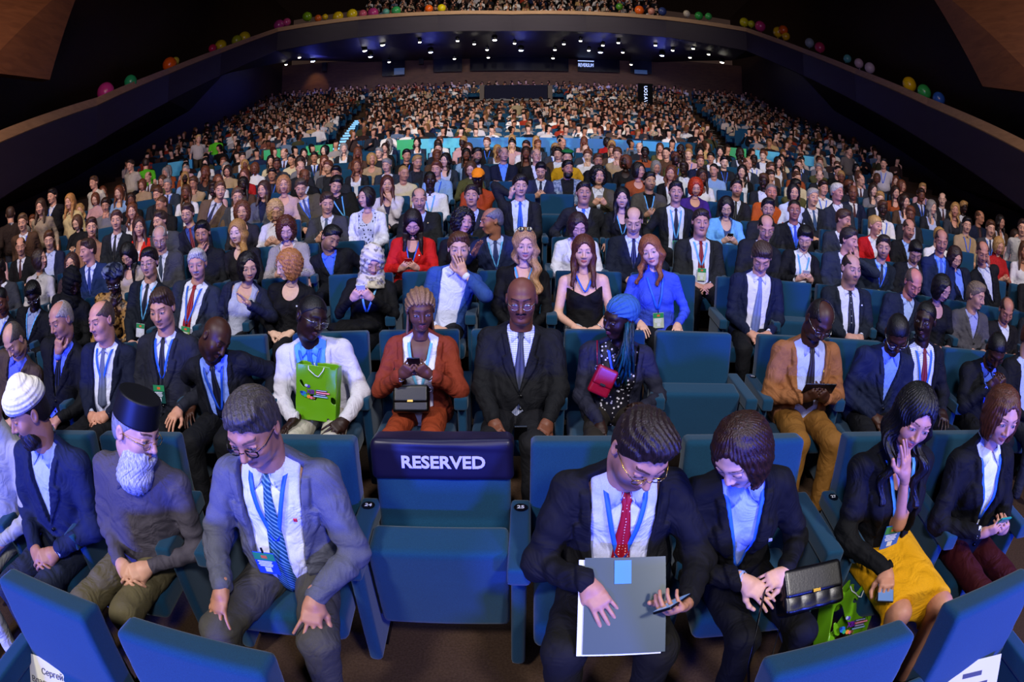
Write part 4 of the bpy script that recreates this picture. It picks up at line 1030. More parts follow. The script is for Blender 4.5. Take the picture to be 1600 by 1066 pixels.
N1, N2, N3, BLK, NAVY, GRY = '15161b', '1b1d25', '24262e', '0c0d10', '151c34', '3a3d46'
LAN = '2c62dc'; LANC = '5aa8e0'; WH = 'd4d8e8'; SH = [('short', '17110e', {}, 'hair')]
def hr(st, c, **o): return [(st, c, o, 'hair')]
PEOPLE = [
# row, px, py, how far the head is in front of the seat back, label, looks
(1, -32, 612, .30, 'person at the picture edge in a long white robe, front row', dict(top=('robe', 'a09e96'), legs='c8c8c0', hair=hr('short', '1a1512'), head=(-60, 20, 0), arms='lap', lod=1)),
(1, 45, 645, .30, 'person in a white turban and navy jacket looking away, front row', dict(top=('suit', '1b2442'), shirt='a8b4d0', open=.0, legs='262c3c', head=(-85, 12, 0), skin=TAN, hair=[('turban', 'e8e2d4', {}, 'turban'), ('beard', '1a1412', {'len': .02}, 'beard'), ('buzz', '1a1412', {}, 'hair')], arms='clasp')),
(1, 212, 672, .34, 'bearded person in a tall black cap and brown tunic clasping both hands', dict(top=('shirt', '4a464e'), g=.022, topname='tunic', legs='5c553e', fat=.02, head=(38, 22, 14), skin=PALE, hair=[('kufi', '0b0c12', {}, 'hat'), ('beard', 'a4a4ac', {'len': .12}, 'beard'), ('buzz', '77777a', {}, 'hair')], glasses='gold', arms='clasp', hatmat=SATIN)),
(1, 395, 668, .42, 'person in grey suit and striped teal tie, hands spread on both knees', dict(top=('suit', '575967'), shirt='d6d8ec', tie='2a5068', tiemat=TIE_STR, tieend=-.02, lan=LAN, badge='2748b0', bx=-.05, lanz=.25, open=.045, legs='484642', fat=.035, hfat=.004, head=(-34, 24, 0), skin='b07a5e', hair=hr('short', '403b37', vol=.012), brow='4a403a', glasses='black', gr=.0026, arms=(((.19, -.38, .14), (.18, -.70, -.65), (.3, -.6, .7), 'spread'), ((.17, -.38, .14), (-.10, -.75, -.62), (.3, -.6, .7), 'spread')), kx=.20, pin=(.09, .33, 'c03038'))),
(1, 1002, 703, .46, 'person in black suit with red dotted tie holding a grey folder and phone', dict(top=('suit', '15151a'), shirt='c4c8ea', tie='8a1a2a', tiemat=TIE_RD, tieend=.0, lan=LAN, lanz=.24, badge='1c3a6a', bx=-.06, open=.04, legs='1a1917', fat=.045, hfat=.005, head=(26, 36, 8), skin='b88268', hair=hr('short', '241a16'), stub='2a1e1c', mus='1c1412', glasses='gold', gr=.0018, arms=(((.13, -.36, .23), (-.45, -.70, -.45), (.15, -.6, .8), 'rest'), ((.20, -.42, .17), (-.60, -.60, .25), (.6, -.2, -.7), 'hold')), hold=('phone', 1, 'black phone held low by the person with the red dotted tie'), kx=.16)),
(1, 1157, 706, .44, 'person with a dark brown bob in black blazer, hands resting on handbag', dict(fem=1, top=('suit', '101013'), shirt='8fa4e8', lan=LAN, lanz=.12, legs='101012', zb=.06, head=(-22, 40, -6), skin=FAIR, hair=hr('bob', '2c1a12'), arms=(((.01, -.33, .17), (-.75, -.60, -.30), (.1, -.6, .8), 'rest'), ((.15, -.33, .19), (-.95, -.35, -.12), (.1, -.5, .8), 'curl')), pin=(.10, .30, '9aa0b0'))),
(1, 1428, 652, .32, 'person with long black hair in yellow skirt, hand raised to the mouth', dict(fem=1, top=('suit', '0e0f13'), shirt='0c0d11', neckline='scoop', cuffs=0, open=.02, lan=LANC, lanz=.24, badge='2f66d8', legs='d89a12', legk='skirt', head=(26, 16, 10), skin='b88068', lip='a03848', hair=hr('waves', '0b090c', len=.34), arms=(((.10, -.34, .13), (.30, -.8, -.15), (.25, -.35, .9), 'hold'), 'mouth'), hold=('phone', 0, 'dark phone in the hand resting on the yellow skirt'))),
(1, 1566, 648, .30, 'person with reddish brown hair in black jacket over a wine red skirt', dict(fem=1, top=('suit', '0f1014'), shirt=WH, lan=LAN, lanz=.18, zb=.06, legs='3a0e16', head=(34, 14, 0), skin='c08a74', hair=hr('bob', '4a2a1c'), arms='phone', hold=('phone', 2, 'green backlit phone held by the person in the wine red skirt'), lod=1)),
# second row
(2, 22, 532, .34, 'bald person in brown jacket bowing the head, second row by the aisle', dict(top=('suit', '4a3c34'), shirt='5a6ad0', head=(-50, 36, 0), hair=hr('recede', '4a4440'), arms='lap', lod=1)),
(2, 95, 500, .26, 'older person in black suit resting the chin on one hand, second row', dict(top=('suit', '111218'), shirt='5a70d8', head=(-55, 14, 0), skin='b07c66', hair=hr('recede', '8a8078'), arms=('chin', 'lap'), tie='101218', lod=1)),
(2, 158, 500, .26, 'bald person in navy suit and lanyard gazing sideways, second row', dict(top=('suit', '161c34'), shirt='d0d4f0', tie='5a6280', open=.02, lan=LAN, lanz=.28, head=(-52, 6, 0), skin='c48a74', hair=hr('recede', '4a3c34'), fat=.04, hfat=.006, arms='clasp')),
(2, 253, 482, .24, 'brown-haired person in charcoal suit with a green badge, second row', dict(top=('suit', '22242e'), shirt='cfd4ec', tie='171a28', lan=LAN, badge='1c4a48', lanz=.25, open=.0, zb=.10, head=(-25, 10, 0), skin='c08a72', hair=hr('short', '3a2a20'), arms='thigh', fat=.03, hfat=.004)),
(2, 337, 528, .42, 'bald person in black suit and blue shirt leaning sideways over the seats', dict(top=('suit', '14161f'), shirt='7a96f0', tie='10142a', open=.02, lan='1c48c8', lanz=.18, head=(30, 34, 30), skin=DARK, hfat=.006, fat=.04, hair=[(None, None, {}, '')], arms='side', stub='0c0908')),
(2, 487, 496, .34, 'person in white jacket and rimless glasses holding a green gift bag', dict(top=('suit', 'c8c6d2'), shirt='5a9ae8', open=.02, cuffs=1, tie='2a60c8', tieend=.16, lan='2a60c8', lanz=.30, legs='b8b2a4', head=(28, 12, 20), skin=DEEP, hair=hr('buzz', '0d0b0b'), glasses='silver', arms=(((.11, -.35, .09), (.45, -.85, -.2), (.6, -.3, .7), 'rest'), ((.20, -.36, .09), (-.60, -.75, -.2), (.6, -.3, .7), 'rest')))),
(2, 657, 484, .26, 'person with blond braids in rust brown blazer typing on a phone', dict(fem=1, top=('suit', '7a3322'), shirt='d8dcf6', neckline='scoop', open=.025, lan='6ab4e4', lanz=.17, legs='8a3c22', cuffs=1, head=(6, 12, 0), skin='5c3a2e', lip='8a4848', hair=[('rows', '7a5c40', {}, 'hair'), ('teal', '', {}, 'hair')], arms='phonehi', watch=(0, 1), hold=('phone', 2, 'black phone typed on by the person in the rust brown blazer'))),
(2, 815, 468, .28, 'bald person in black suit, checked shirt and silver half-rim glasses facing camera', dict(top=('suit', '17181c'), shirt='ccd2ee', shirtmat=CHECK, tie='3a3e52', zb=.17, legs='1c1c20', head=(-2, 10, 0), skin=BROWN, hfat=.008, fat=.05, w=1.12, hair=[(None, None, {}, '')], glasses='silver', gr=.0014, arms=(((.14, -.36, .09), (-.25, -.85, -.35), (.5, -.4, .8), 'rest'), ((.16, -.36, .09), (-.30, -.85, -.35), (.5, -.4, .8), 'rest')), hold=('phone', 2, 'dark phone held low between both hands of the suited person behind RESERVED'), mus='120c0a')),
(2, 968, 497, .30, 'person in blue headwrap and long teal braids with a dotted blouse', dict(fem=1, top=('suit', '232433'), shirt='1c1a24', shirtmat=POLKA, cuffs=1, open=.035, lan='2a50c8', lanz=.24, legs='2a2622', w=1.0, head=(-48, 8, 8), skin=DEEP, lip='6a3440', hair=[('wrap', '33598a', {}, 'headwrap'), ('teal', '', {}, 'hair')], arms=(((.10, -.34, .06), (.1, -.9, -.35), (.2, -.4, .9), 'rest'), ((.15, -.28, .14), (-.80, -.50, .10), (.4, -.5, .5), 'hold')))),
(2, 1280, 502, .36, 'person in camel brown suit looking down at a tablet, second row', dict(top=('suit', '8a5a38'), shirt='a8b4e8', tie='241e28', open=.03, legs='7a5426', head=(28, 34, 10), skin=DARK, hfat=.004, fat=.03, hair=hr('recede', '17100e'), glasses='silver', arms='phone', hold=('tablet', 2, 'thin tablet in the hands of the person in the camel suit'), pin=(.10, .34, 'e0b840'))),
(2, 1402, 522, .40, 'bald person in navy suit bent far forward reading, second row', dict(top=('suit', '171f38'), shirt='6a88f0', open=.0, head=(15, 44, -8), skin=DARK, hair=hr('buzz', '0e0b0b'), glasses='silver', arms='lap', fat=.02)),
(2, 1445, 500, .24, 'person in dark suit, plain wine red tie and striped lanyard, second row', dict(top=('suit', '14161e'), shirt='c8d0ea', shirtmat=CHECK, tie='6a1c28', open=.035, lan=LAN, lanz=.15, head=(-12, 4, 0), skin=DEEP, hair=hr('buzz', '0c0a0a'), arms='thigh', w=.95)),
(2, 1556, 548, .40, 'person in black suit hunched over with hands near the face, second row', dict(top=('suit', '101218'), shirt='4a66e0', head=(20, 40, 0), skin=DARK, hair=hr('buzz', '0e0b0b'), arms='phonehi', lod=1)),
# third row
(3, 2, 470, .3, 'person in black top at the picture edge with a blue lanyard, third row', dict(top=('suit', '101218'), lan=LAN, skin=BROWN, head=(-30, 20, 0), hair=hr('buzz', '0e0b0b'))),
(3, 52, 461, .28, 'person with round afro hair, glasses and black jacket, third row', dict(top=('suit', '101116'), shirt='8a96b0', lan=LANC, head=(-15, 28, 0), skin=DEEP, hair=hr('thick', '0e0b0b'), glasses='silver')),
(3, 113, 440, .30, 'person hooded all in black with a white crest, third row', dict(top=('tee', '0b0c10'), g=.03, topname='sweatshirt', fem=0, head=(20, 34, 0), skin=DEEP, hair=[('hijab', '0b0c10', {}, 'hood')], pin=(.05, .28, 'd0d4e0'))),
(3, 178, 438, .26, 'person in silver crinkled headwrap and shiny bronze dress, third row', dict(fem=1, top=('high', '6a4c34'), topmat=TWEED2, topname='dress', head=(-10, 26, 0), skin=DEEP, hair=[('gele', '7a86a8', {}, 'headwrap')], hatmat=GELE, arms=('chin', 'lap'), glasses='silver')),
(3, 233, 410, .22, 'young person with glasses in dark suit and light blue lanyard, third row', dict(top=('suit', '161b26'), shirt='d0d6f0', tie='10142a', lan=LANC, lanz=.20, badge='c8cce0', head=(-24, 4, 0), skin='c09080', hair=hr('short', '1c1411'), glasses='black', w=.95)),
(3, 308, 412, .22, 'grey-haired person with moustache in charcoal suit and red tie', dict(top=('suit', '252a38'), shirt='d8dcf0', tie='8a1628', tieend=.0, open=.03, lan=LAN, lanz=.16, badge='8a9a58', head=(-12, 8, 0), skin='c08c7c', hair=hr('short', 'a8a4a0'), mus='b0aca8', brow='8a8680', fat=.03)),
(3, 388, 416, .26, 'person with black bob and navy jacket raising an open palm', dict(fem=1, top=('suit', '1c2032'), shirt='a4a8bc', neckline='scoop', cuffs=0, open=.045, sleeve=1, head=(6, 14, 0), skin='c89a84', hair=hr('bob', '120d12'), arms=('thigh', 'raise'))),
(3, 450, 414, .26, 'person with honey blond bob in black top seen in profile', dict(fem=1, top=('scoop', '0f0f13'), head=(-70, 14, 0), skin='d0a890', hair=hr('fluffy', '9a6438'), arms='lap', pin=(.09, .32, 'c8ccd8'))),
(3, 582, 407, .26, 'person in patterned cream headscarf and black top looking at a phone', dict(fem=1, top=('high', '0e0e12'), lan='6aa8d8', lanz=.20, head=(8, 28, 0), skin='c89684', hair=[('hijab', 'b8b09c', {}, 'headscarf')], hatmat=SCARF, arms='phonehi', hold=('phone', 2, 'silver phone held up by the person in the cream headscarf'))),
(3, 717, 388, .24, 'person in bright blue jacket and open white shirt covering the mouth', dict(top=('suit', '2e4a86'), shirt='d0d6f4', open=.03, head=(2, 6, 0), skin='c8987e', hair=hr('short', '4a2e1c'), brow='3a2618', arms=('lap', 'mouth'), w=.98)),
(3, 820, 382, .24, 'person with long wavy blond hair, sunglasses on the head, black top', dict(fem=1, top=('scoop', '0e0e12'), bare=0, lan='4a9ad8', lanz=.30, head=(4, 10, 0), skin='d0a088', lip='b04858', hair=hr('longside', '9a7450', len=.36), glasses='black', gr=.003, glassup=1, arms='lap', pin=(-.10, .34, '8a90b8'))),
(3, 912, 392, .24, 'smiling person with long straight brown hair in black camisole', dict(fem=1, watch=(1,), top=('cami', '101013'), bare=1, sleeve=0, lan=LAN, lanz=.34, head=(2, 4, 0), skin='d4a48e', lip='b83848', hair=hr('long', '4a281c', len=.27), arms='lap', legs='b8b8c0')),
(3, 1017, 392, .24, 'person with wavy auburn hair in royal blue blouse tilting the head', dict(fem=1, top=('high', '3a50c4'), lan='2a62f0', lanz=.20, badge='b8c4b0', head=(-4, 6, -16), skin='d0a494', lip='b84a58', hair=hr('waves', '7a4830', len=.26), arms=('thigh', 'thigh'), w=.98)),
(3, 1190, 402, .28, 'person in navy suit and pale blue tie bowing the head, third row', dict(top=('suit', '161d36'), shirt='d4d4ea', tie='6a78b8', tieend=.0, open=.035, head=(4, 36, 0), skin='c08c78', hair=hr('short', '3c2e28', vol=.015), arms='lap')),
(3, 1330, 420, .24, 'broad bearded person in dark suit with dotted navy tie, third row', dict(top=('suit', '1a202e'), shirt='c8ccf0', tie='1a2040', tiemat=TIE_ND, tieend=.02, open=.03, head=(32, 4, 0), skin='b88a80', hair=hr('recede', '2c2320'), stub='3a2c28', fat=.045, hfat=.008, w=1.15, watch=(1,), arms='clasp', pin=(.11, .36, 'd8dcf0'))),
(3, 1427, 442, .30, 'balding ruddy person in navy suit looking down, third row', dict(top=('suit', '1a2136'), shirt='9ab0f0', head=(28, 30, 0), skin='c07a70', hair=hr('recede', '5a4a44'), arms='lap')),
(3, 1472, 450, .30, 'person with short dark hair in black turning away, third row', dict(fem=1, top=('scoop', '12141c'), head=(45, 26, 0), skin='b08480', hair=hr('bob', '120e12'), arms='lap')),
(3, 1525, 462, .26, 'person in grey suit sitting side on, third row', dict(top=('suit', '4a4850'), shirt='8a90c8', head=(62, 10, 0), skin='b88878', hair=hr('short', '6a5a4c'), arms='lap')),
(3, 1570, 500, .26, 'bald person in dark jacket near the picture edge, third row', dict(top=('suit', '17151a'), head=(20, 26, 0), skin='a8705c', hair=hr('recede', '3a2a24'))),
# fourth row
(4, 62, 405, .25, 'person with brown hair and white blouse by the aisle, fourth row', dict(fem=1, top=('shirt', 'b0acb0'), head=(50, 0, 0), hair=hr('bob', '2a1c18'))),
(4, 112, 412, .25, 'person with short brown hair glancing up, fourth row', dict(fem=1, top=('scoop', '3a2c30'), head=(-20, 4, 0), hair=hr('bob', '3a2420'))),
(4, 137, 391, .25, 'person in blue suit shown in profile, fourth row', dict(top=('suit', '1c2c54'), shirt='c0c8ec', head=(-60, 4, 0), skin='c89080', hair=hr('short', '3a2a22'), tie='1a3070')),
(4, 200, 398, .27, 'person with long black hair and cream blouse bent low, fourth row', dict(fem=1, top=('scoop', 'a89890'), head=(-30, 36, 0), hair=hr('long', '0e0b0d', len=.3))),
(4, 250, 373, .26, 'bald person with glasses in grey suit and badge, fourth row', dict(top=('suit', '3a3a40'), shirt='c0c4dc', tie='28344c', lan=WH, badge='b8c0d0', head=(-8, 22, 0), skin='c09080', hair=hr('recede', '8a8078'), glasses='silver')),
(4, 316, 364, .26, 'bearded person in black jacket, fist under the chin', dict(top=('shirt', '15161a'), head=(-12, 10, 0), skin='b07c64', hair=hr('short', '120e0e'), stub='1a1210', arms=('chin', 'lap'))),
(4, 371, 362, .26, 'person with very long blond hair over the shoulder, fourth row', dict(fem=1, top=('scoop', '1c1a1e'), head=(-26, 8, 0), skin='d8b0a0', hair=hr('longside', '9a7040', len=.36))),
(4, 447, 357, .26, 'person in chequered tweed jacket with brown hair looking down', dict(fem=1, top=('suit', '8a8084'), topmat=TWEED, shirt='d0c8cc', neckline='scoop', cuffs=0, head=(-2, 26, 0), skin='d0a090', hair=hr('fluffy', '4a2418'), arms='phone')),
(4, 517, 372, .30, 'dark-haired bearded person in black suit leaning with blue shirt', dict(top=('suit', '12141e'), shirt='4a6af0', lan=LAN, lanz=.2, head=(26, 24, 18), skin='a07868', hair=hr('short', '0e0c0e'), stub='120e10', arms='side')),
(4, 645, 348, .27, 'person in red jacket with long dark hair reading a phone', dict(fem=1, top=('suit', 'b81c1c'), shirt='10121c', neckline='scoop', cuffs=0, lan=LAN, lanz=.2, head=(-4, 34, 0), skin='c89488', hair=hr('long', '1c1216', len=.30), arms='phone', hold=('phone', 2, 'red phone held by the person in the red jacket'), pin=(.08, .32, 'e8e8f0'))),
(4, 724, 345, .26, 'person with curly black hair in black top peering to the side', dict(fem=1, top=('scoop', '121218'), head=(22, 6, 6), skin='c08e84', hair=hr('curly', '141014'))),
(4, 768, 345, .30, 'bald person with grey temples in profile gesturing with one hand', dict(top=('suit', '1c2440'), shirt='a8bcf0', tie='1c2c60', lan=LANC, head=(-72, 8, 0), skin='9a6650', hair=hr('recede', '5a5860'), arms=('raise', 'lap'))),
(4, 903, 352, .28, 'person in white blazer with dark brown hair looking down', dict(fem=1, top=('suit', 'd0d0e0'), shirt='c8c8d8', neckline='scoop', cuffs=0, head=(12, 30, 0), skin='c8988c', hair=hr('bob', '2a1a1e'), arms='lap')),
(4, 990, 345, .27, 'person with receding hair in navy suit looking down, fourth row', dict(top=('suit', '171d30'), shirt='c4d0f4', tie='101c48', head=(0, 24, 0), skin='c89c88', hair=hr('recede', '1c1614'), arms=('clasp', 'side'), hs=1.08)),
(4, 1095, 347, .24, 'person in dark suit with dark red tie and picture badge, fourth row', dict(top=('suit', '202226'), shirt='d0d4ec', tie='7a1a24', open=.025, lan=LANC, lanz=.24, badge='c0ccb0', head=(10, 2, 0), skin='b8867a', hair=hr('short', '2c2220'), fat=.03, hfat=.006, arms='lap')),
(4, 1197, 356, .26, 'person with glasses and receding black hair in dark suit, fourth row', dict(top=('suit', '1c1e26'), head=(8, 24, 0), skin='c08a7c', hair=hr('recede', '1c1614'), glasses='silver')),
(4, 1258, 372, .28, 'person with cropped black hair, black jacket and ruffled white blouse', dict(fem=1, top=('suit', '15161c'), shirt='d8dcf0', open=.02, lan=LANC, head=(-2, 26, 0), skin='c89a94', hair=hr('thick', '141216'), arms='phone', hold=('phone', 2, 'dark phone held by the person in the ruffled white blouse'))),
(4, 1327, 375, .26, 'person in slate suit looking aside with fingers at the mouth', dict(top=('suit', '252c3e'), shirt='c8ccf0', head=(58, 6, 0), skin='c89088', hair=hr('short', '2a2226'), arms=('lap', 'mouth'))),
(4, 1380, 386, .26, 'person with short beard in dark suit and yellow badge, fourth row', dict(top=('suit', '1a2230'), shirt='8ab0e8', tie='141c38', lan=LAN, badge='c8c890', head=(6, 6, 0), skin='b88a7c', hair=hr('short', '2a2220'), stub='3a2c2a')),
(4, 1430, 394, .28, 'person with dark hair bent forward in black suit, fourth row', dict(top=('suit', '13161f'), head=(10, 36, 0), hair=hr('short', '120f12'), skin='a87c70')),
(4, 1471, 374, .26, 'bald person in vivid navy suit and lanyard, fourth row', dict(top=('suit', '17244c'), shirt='6a90f0', tie='3a5ad0', lan=LAN, head=(10, 14, 0), skin='a87468', hair=hr('recede', '3a2c2a'))),
(4, 1492, 402, .28, 'person with brown hair looking down in navy jacket, fourth row', dict(fem=1, top=('suit', '141a2c'), shirt='6a88e0', head=(30, 26, 0), hair=hr('bob', '2a1c1c'))),
(4, 1535, 395, .28, 'bald person holding one hand to the brow, fourth row', dict(top=('suit', '17181e'), head=(18, 20, 0), hair=hr('recede', '3a2a28'), skin='b07868', arms=('lap', 'ear'))),
# fifth row
(5, 143, 355, .25, 'person in tan jacket by the aisle, fifth row', dict(top=('suit', '8a6450'), shirt='b07868', head=(0, 4, 0), hair=hr('short', '3a241c'))),
(5, 182, 344, .25, 'person in dark suit and black tie near the red blazer', dict(top=('suit', '1c2028'), tie='10121c', head=(-10, 4, 0), hair=hr('short', '4a3028'))),
(5, 217, 354, .25, 'person in bright red blazer with long brown hair, fifth row', dict(fem=1, top=('suit', 'c02418'), shirt='d0d0d8', neckline='scoop', head=(0, 4, 0), hair=hr('long', '3a2420', len=.28))),
(5, 250, 345, .25, 'person in grey suit turning the head, fifth row', dict(top=('suit', '3c3e44'), head=(-45, 6, 0), hair=hr('short', '3a2c24'))),
(5, 293, 334, .25, 'bearded person with glasses in navy jacket and red tie, fifth row', dict(top=('suit', '1a1c2c'), shirt='3a4a8a', tie='6a1c2c', head=(-20, 8, 0), hair=hr('short', '3a2a22'), stub='2c201c', glasses='black')),
(5, 378, 330, .25, 'person with shoulder-length brown hair in dark cardigan, fifth row', dict(fem=1, top=('scoop', '26242a'), head=(-4, 6, 0), hair=hr('fluffy', '5a3422'))),
(5, 430, 328, .27, 'person with short blond hair in white blouse reading, fifth row', dict(fem=1, top=('shirt', 'c8c4cc'), head=(6, 28, 0), hair=hr('fluffy', 'b08a58'), arms='phone')),
(5, 511, 317, .25, 'person in grey suit and striped tie gesturing, fifth row', dict(top=('suit', '3a3a3e'), shirt='ccd0e4', tie='4a5870', head=(8, 14, 0), hair=hr('short', '3a2a22'), arms='phone')),
(5, 572, 308, .24, 'person with black bob in white blazer turned aside, fifth row', dict(fem=1, top=('suit', 'd8d8e8'), shirt='30344c', shirtmat=FLORAL, neckline='scoop', open=.03, cuffs=0, head=(-45, 4, 0), skin='c89888', hair=hr('bob', '1c1216'), arms='lap')),
(5, 655, 311, .25, 'bald grey-bearded person in charcoal suit with yellow pin', dict(top=('suit', '1d1e20'), shirt='a8b8ec', tie='1c2848', head=(2, 14, 0), skin='c08e78', hair=hr('recede', '4a4442'), stub='4a4444', pin=(.11, .36, 'd8c060'), fat=.03, hfat=.006)),
(5, 737, 306, .25, 'stern person with dark hair in charcoal suit, fifth row', dict(top=('suit', '24262a'), shirt='a8b4ec', tie='2a3c98', head=(-4, -2, 0), skin='b88878', hair=hr('short', '2a201c'), pin=(.11, .36, 'e0e0e8'))),
(5, 813, 290, .24, 'person in dark suit and bright blue tie holding phone to ear', dict(top=('suit', '1c1d22'), shirt='c8d4f4', tie='2a5ae0', open=.02, head=(8, 6, 0), skin='c89a8a', hair=hr('short', '1c1618', vol=.017), arms=('ear', 'lap'), hold=('phone', 0, 'black phone pressed to an ear by the person with the bright blue tie'))),
(5, 912, 301, .24, 'broad person in dark suit with blue tie and arms apart', dict(top=('suit', '202125'), shirt='c8d4f4', tie='3a6ae0', head=(8, 0, 0), skin='b08070', hair=hr('short', '1a1514'), fat=.04, hfat=.006, arms='side', w=1.08)),
(5, 972, 309, .25, 'person with long straight black hair in black coat, fifth row', dict(fem=1, top=('suit', '131418'), shirt='14161c', neckline='scoop', lan=LANC, head=(0, 4, 0), skin='c8a094', hair=hr('long', '110e14', len=.34))),
(5, 1056, 300, .24, 'person in dark suit, navy tie and blue lanyard, fifth row centre block', dict(top=('suit', '1e2026'), shirt='d0d8f0', tie='182040', open=.03, lan=LANC, lanz=.16, badge='3a6a90', head=(6, 0, 0), skin='b88a80', hair=hr('short', '15121a'), arms='side')),
(5, 1135, 323, .26, 'person with black bob in pale blue blazer looking at a phone', dict(fem=1, top=('suit', '6aa8ec'), shirt='3a4870', neckline='scoop', cuffs=0, head=(0, 28, 0), skin='c8a094', hair=hr('bob', '17131a'), arms='phone', hold=('phone', 2, 'phone held by the person in the pale blue blazer'))),
(5, 1241, 328, .25, 'smiling person with glasses in black suit and lanyard, fifth row', dict(top=('suit', '15161c'), shirt='b0c0f0', tie='2a4ab8', lan=LAN, head=(6, 2, 0), skin='a0685c', hair=hr('buzz', '1a1514'), glasses='silver')),
(5, 1200, 326, .25, 'person with dark hair peeking past a shoulder, fifth row', dict(top=('suit', '202228'), head=(6, 6, 0), skin='b08478', hair=hr('short', '17131a'))),
(5, 1318, 343, .26, 'person in grey suit seen in profile, fifth row', dict(top=('suit', '2a2f3c'), head=(60, 10, 0), hair=hr('short', '3a2620'), skin='b88478')),
(5, 1368, 352, .26, 'person with upswept blond hair in red jacket, fifth row', dict(fem=1, top=('suit', 'a8141c'), head=(50, 4, 0), hair=hr('bun', 'a88450'), skin='c89080')),
(5, 1420, 358, .26, 'bald bearded person in black jacket, fifth row', dict(top=('suit', '121318'), shirt='8aa8e8', head=(26, 10, 0), hair=hr('recede', '3a2c28'), stub='2a1e1c', skin='b07c70')),
# sixth row
(6, 344, 297, .25, 'person in brown jacket and dark tie, sixth row', dict(top=('suit', '5a4838'), shirt='b8bcd0', tie='20243c', head=(4, 4, 0), hair=hr('short', '5a3c28'))),
(6, 371, 307, .25, 'person with glasses in grey jacket, sixth row', dict(top=('suit', '3a3c44'), head=(2, 10, 0), hair=hr('short', '5a4434'), glasses='silver')),
(6, 412, 296, .25, 'person with tied brown hair in grey blazer, sixth row', dict(fem=1, top=('suit', '50525c'), shirt='1a2040', head=(-30, 4, 0), hair=hr('long', '3a2620', len=.22))),
(6, 443, 288, .25, 'person with blond hair in pale pink cardigan, sixth row', dict(fem=1, top=('scoop', 'b89890'), head=(0, 8, 0), hair=hr('fluffy', '9a6a44'))),
(6, 470, 293, .25, 'person in brown-grey suit with badge looking down, sixth row', dict(top=('suit', '4a443c'), shirt='b8c0e0', tie='3a4a8a', lan=LAN, head=(0, 20, 0), hair=hr('short', '4a3c34'))),
(6, 525, 289, .26, 'black-haired person in black shirt tilting the head, sixth row', dict(top=('shirt', '121316'), head=(4, 20, 14), hair=hr('thick', '0e0c0e'), lan=LANC)),
(6, 605, 288, .25, 'person with long brown hair in white jacket, sixth row', dict(fem=1, top=('suit', 'c4bcc4'), shirt='2a2c48', neckline='scoop', head=(0, 2, 0), hair=hr('long', '4a281e', len=.30), arms=('lap', 'chin'))),
(6, 672, 282, .25, 'dark-skinned person in white shirt and lanyard, sixth row', dict(top=('shirt', 'd0d0dc'), lan=LANC, skin=DEEP, head=(4, 2, 0), hair=hr('buzz', '0e0b0b'))),
(6, 747, 278, .27, 'person in orange cap and orange sweater resting the chin', dict(top=('tee', '9a3c1c'), g=.02, topname='sweater', skin=DEEP, head=(-6, 16, 0), hair=[('cap', 'ee8418', {}, 'cap')], arms=('lap', 'chin'))),
(6, 935, 274, .26, 'curly-haired person in olive coat filming with a raised phone', dict(top=('suit', '4a4434'), head=(10, 6, 0), hair=hr('curly', '120e0e'), arms='phonehi', hold=('phone', 2, 'white phone held up by the curly-haired person in olive coat'))),
(6, 1015, 283, .24, 'bearded dark-haired person in grey jacket over a black shirt', dict(top=('suit', '45423f'), shirt='101012', lan=LANC, badge='c0b880', head=(20, 2, 0), skin='b08468', hair=hr('short', '120e0e'), stub='120e0e', arms='phone')),
(6, 1087, 292, .26, 'person with bright red hair in purple sweater, sixth row', dict(fem=1, top=('scoop', '3c2470'), head=(6, 22, 0), hair=hr('fluffy', 'a03018'), arms='phone')),
(6, 1151, 294, .24, 'young person with trimmed beard in dark suit and black tie', dict(top=('suit', '1f2024'), shirt='c8d0ec', tie='1a1c24', head=(8, 0, 0), skin='c08c7c', hair=hr('short', '17120f'), stub='241a18')),
(6, 1205, 301, .25, 'person with shaved grey hair in burnt orange sweater', dict(top=('tee', 'a84c1c'), g=.02, topname='sweater', head=(10, 0, 0), skin='b87868', hair=hr('buzz', '6a6060'), stub='6a5c58')),
(6, 1240, 300, .25, 'person with black bob and striped white shirt, sixth row', dict(fem=1, top=('shirt', 'b8c4e8'), head=(10, 8, 0), hair=hr('bob', '15121a'))),
(6, 1270, 308, .25, 'person with short silver hair in navy suit, sixth row', dict(top=('suit', '1f232e'), tie='2a4878', head=(26, 4, 0), hair=hr('short', '9a948c'))),
(6, 1308, 300, .25, 'white-haired person in dark suit seen side on, sixth row', dict(top=('suit', '262b38'), head=(50, 2, 0), hair=hr('short', 'b0aca8'), skin='b88078')),
# seventh row
(7, 845, 266, .26, 'person in navy suit reading a phone, seventh row', dict(top=('suit', '23294a'), shirt='c0ccf0', tie='182040', head=(-4, 24, 0), hair=hr('short', '15121a'), arms='phone')),
(7, 887, 263, .25, 'person with full black beard in pale denim vest', dict(top=('suit', '6a7a98'), topmat=DENIM, shirt='17181c', open=.02, head=(22, 6, 0), skin='a87460', hair=hr('short', '120e0e')+[('beard', '120e0e', {'len': .03}, 'beard')])),
(8, 745, 242, .26, 'person with long black beard in dark jacket, eighth row', dict(top=('suit', '1c2434'), head=(25, 6, 0), skin='a87860', hair=hr('short', '120e0e')+[('beard', '120e0e', {'len': .04}, 'beard')])),
(8, 787, 241, .25, 'bald person in navy suit and sky blue shirt, eighth row', dict(top=('suit', '151a2c'), shirt='5a8ae8', head=(18, 2, 0), skin='b08478', hair=hr('recede', '5a5452'), arms='cross')),
(8, 838, 243, .26, 'person with glasses and grey hair glancing up, eighth row', dict(top=('suit', '1c1c20'), head=(20, -4, 0), hair=hr('recede', '6a605a'), glasses='black')),
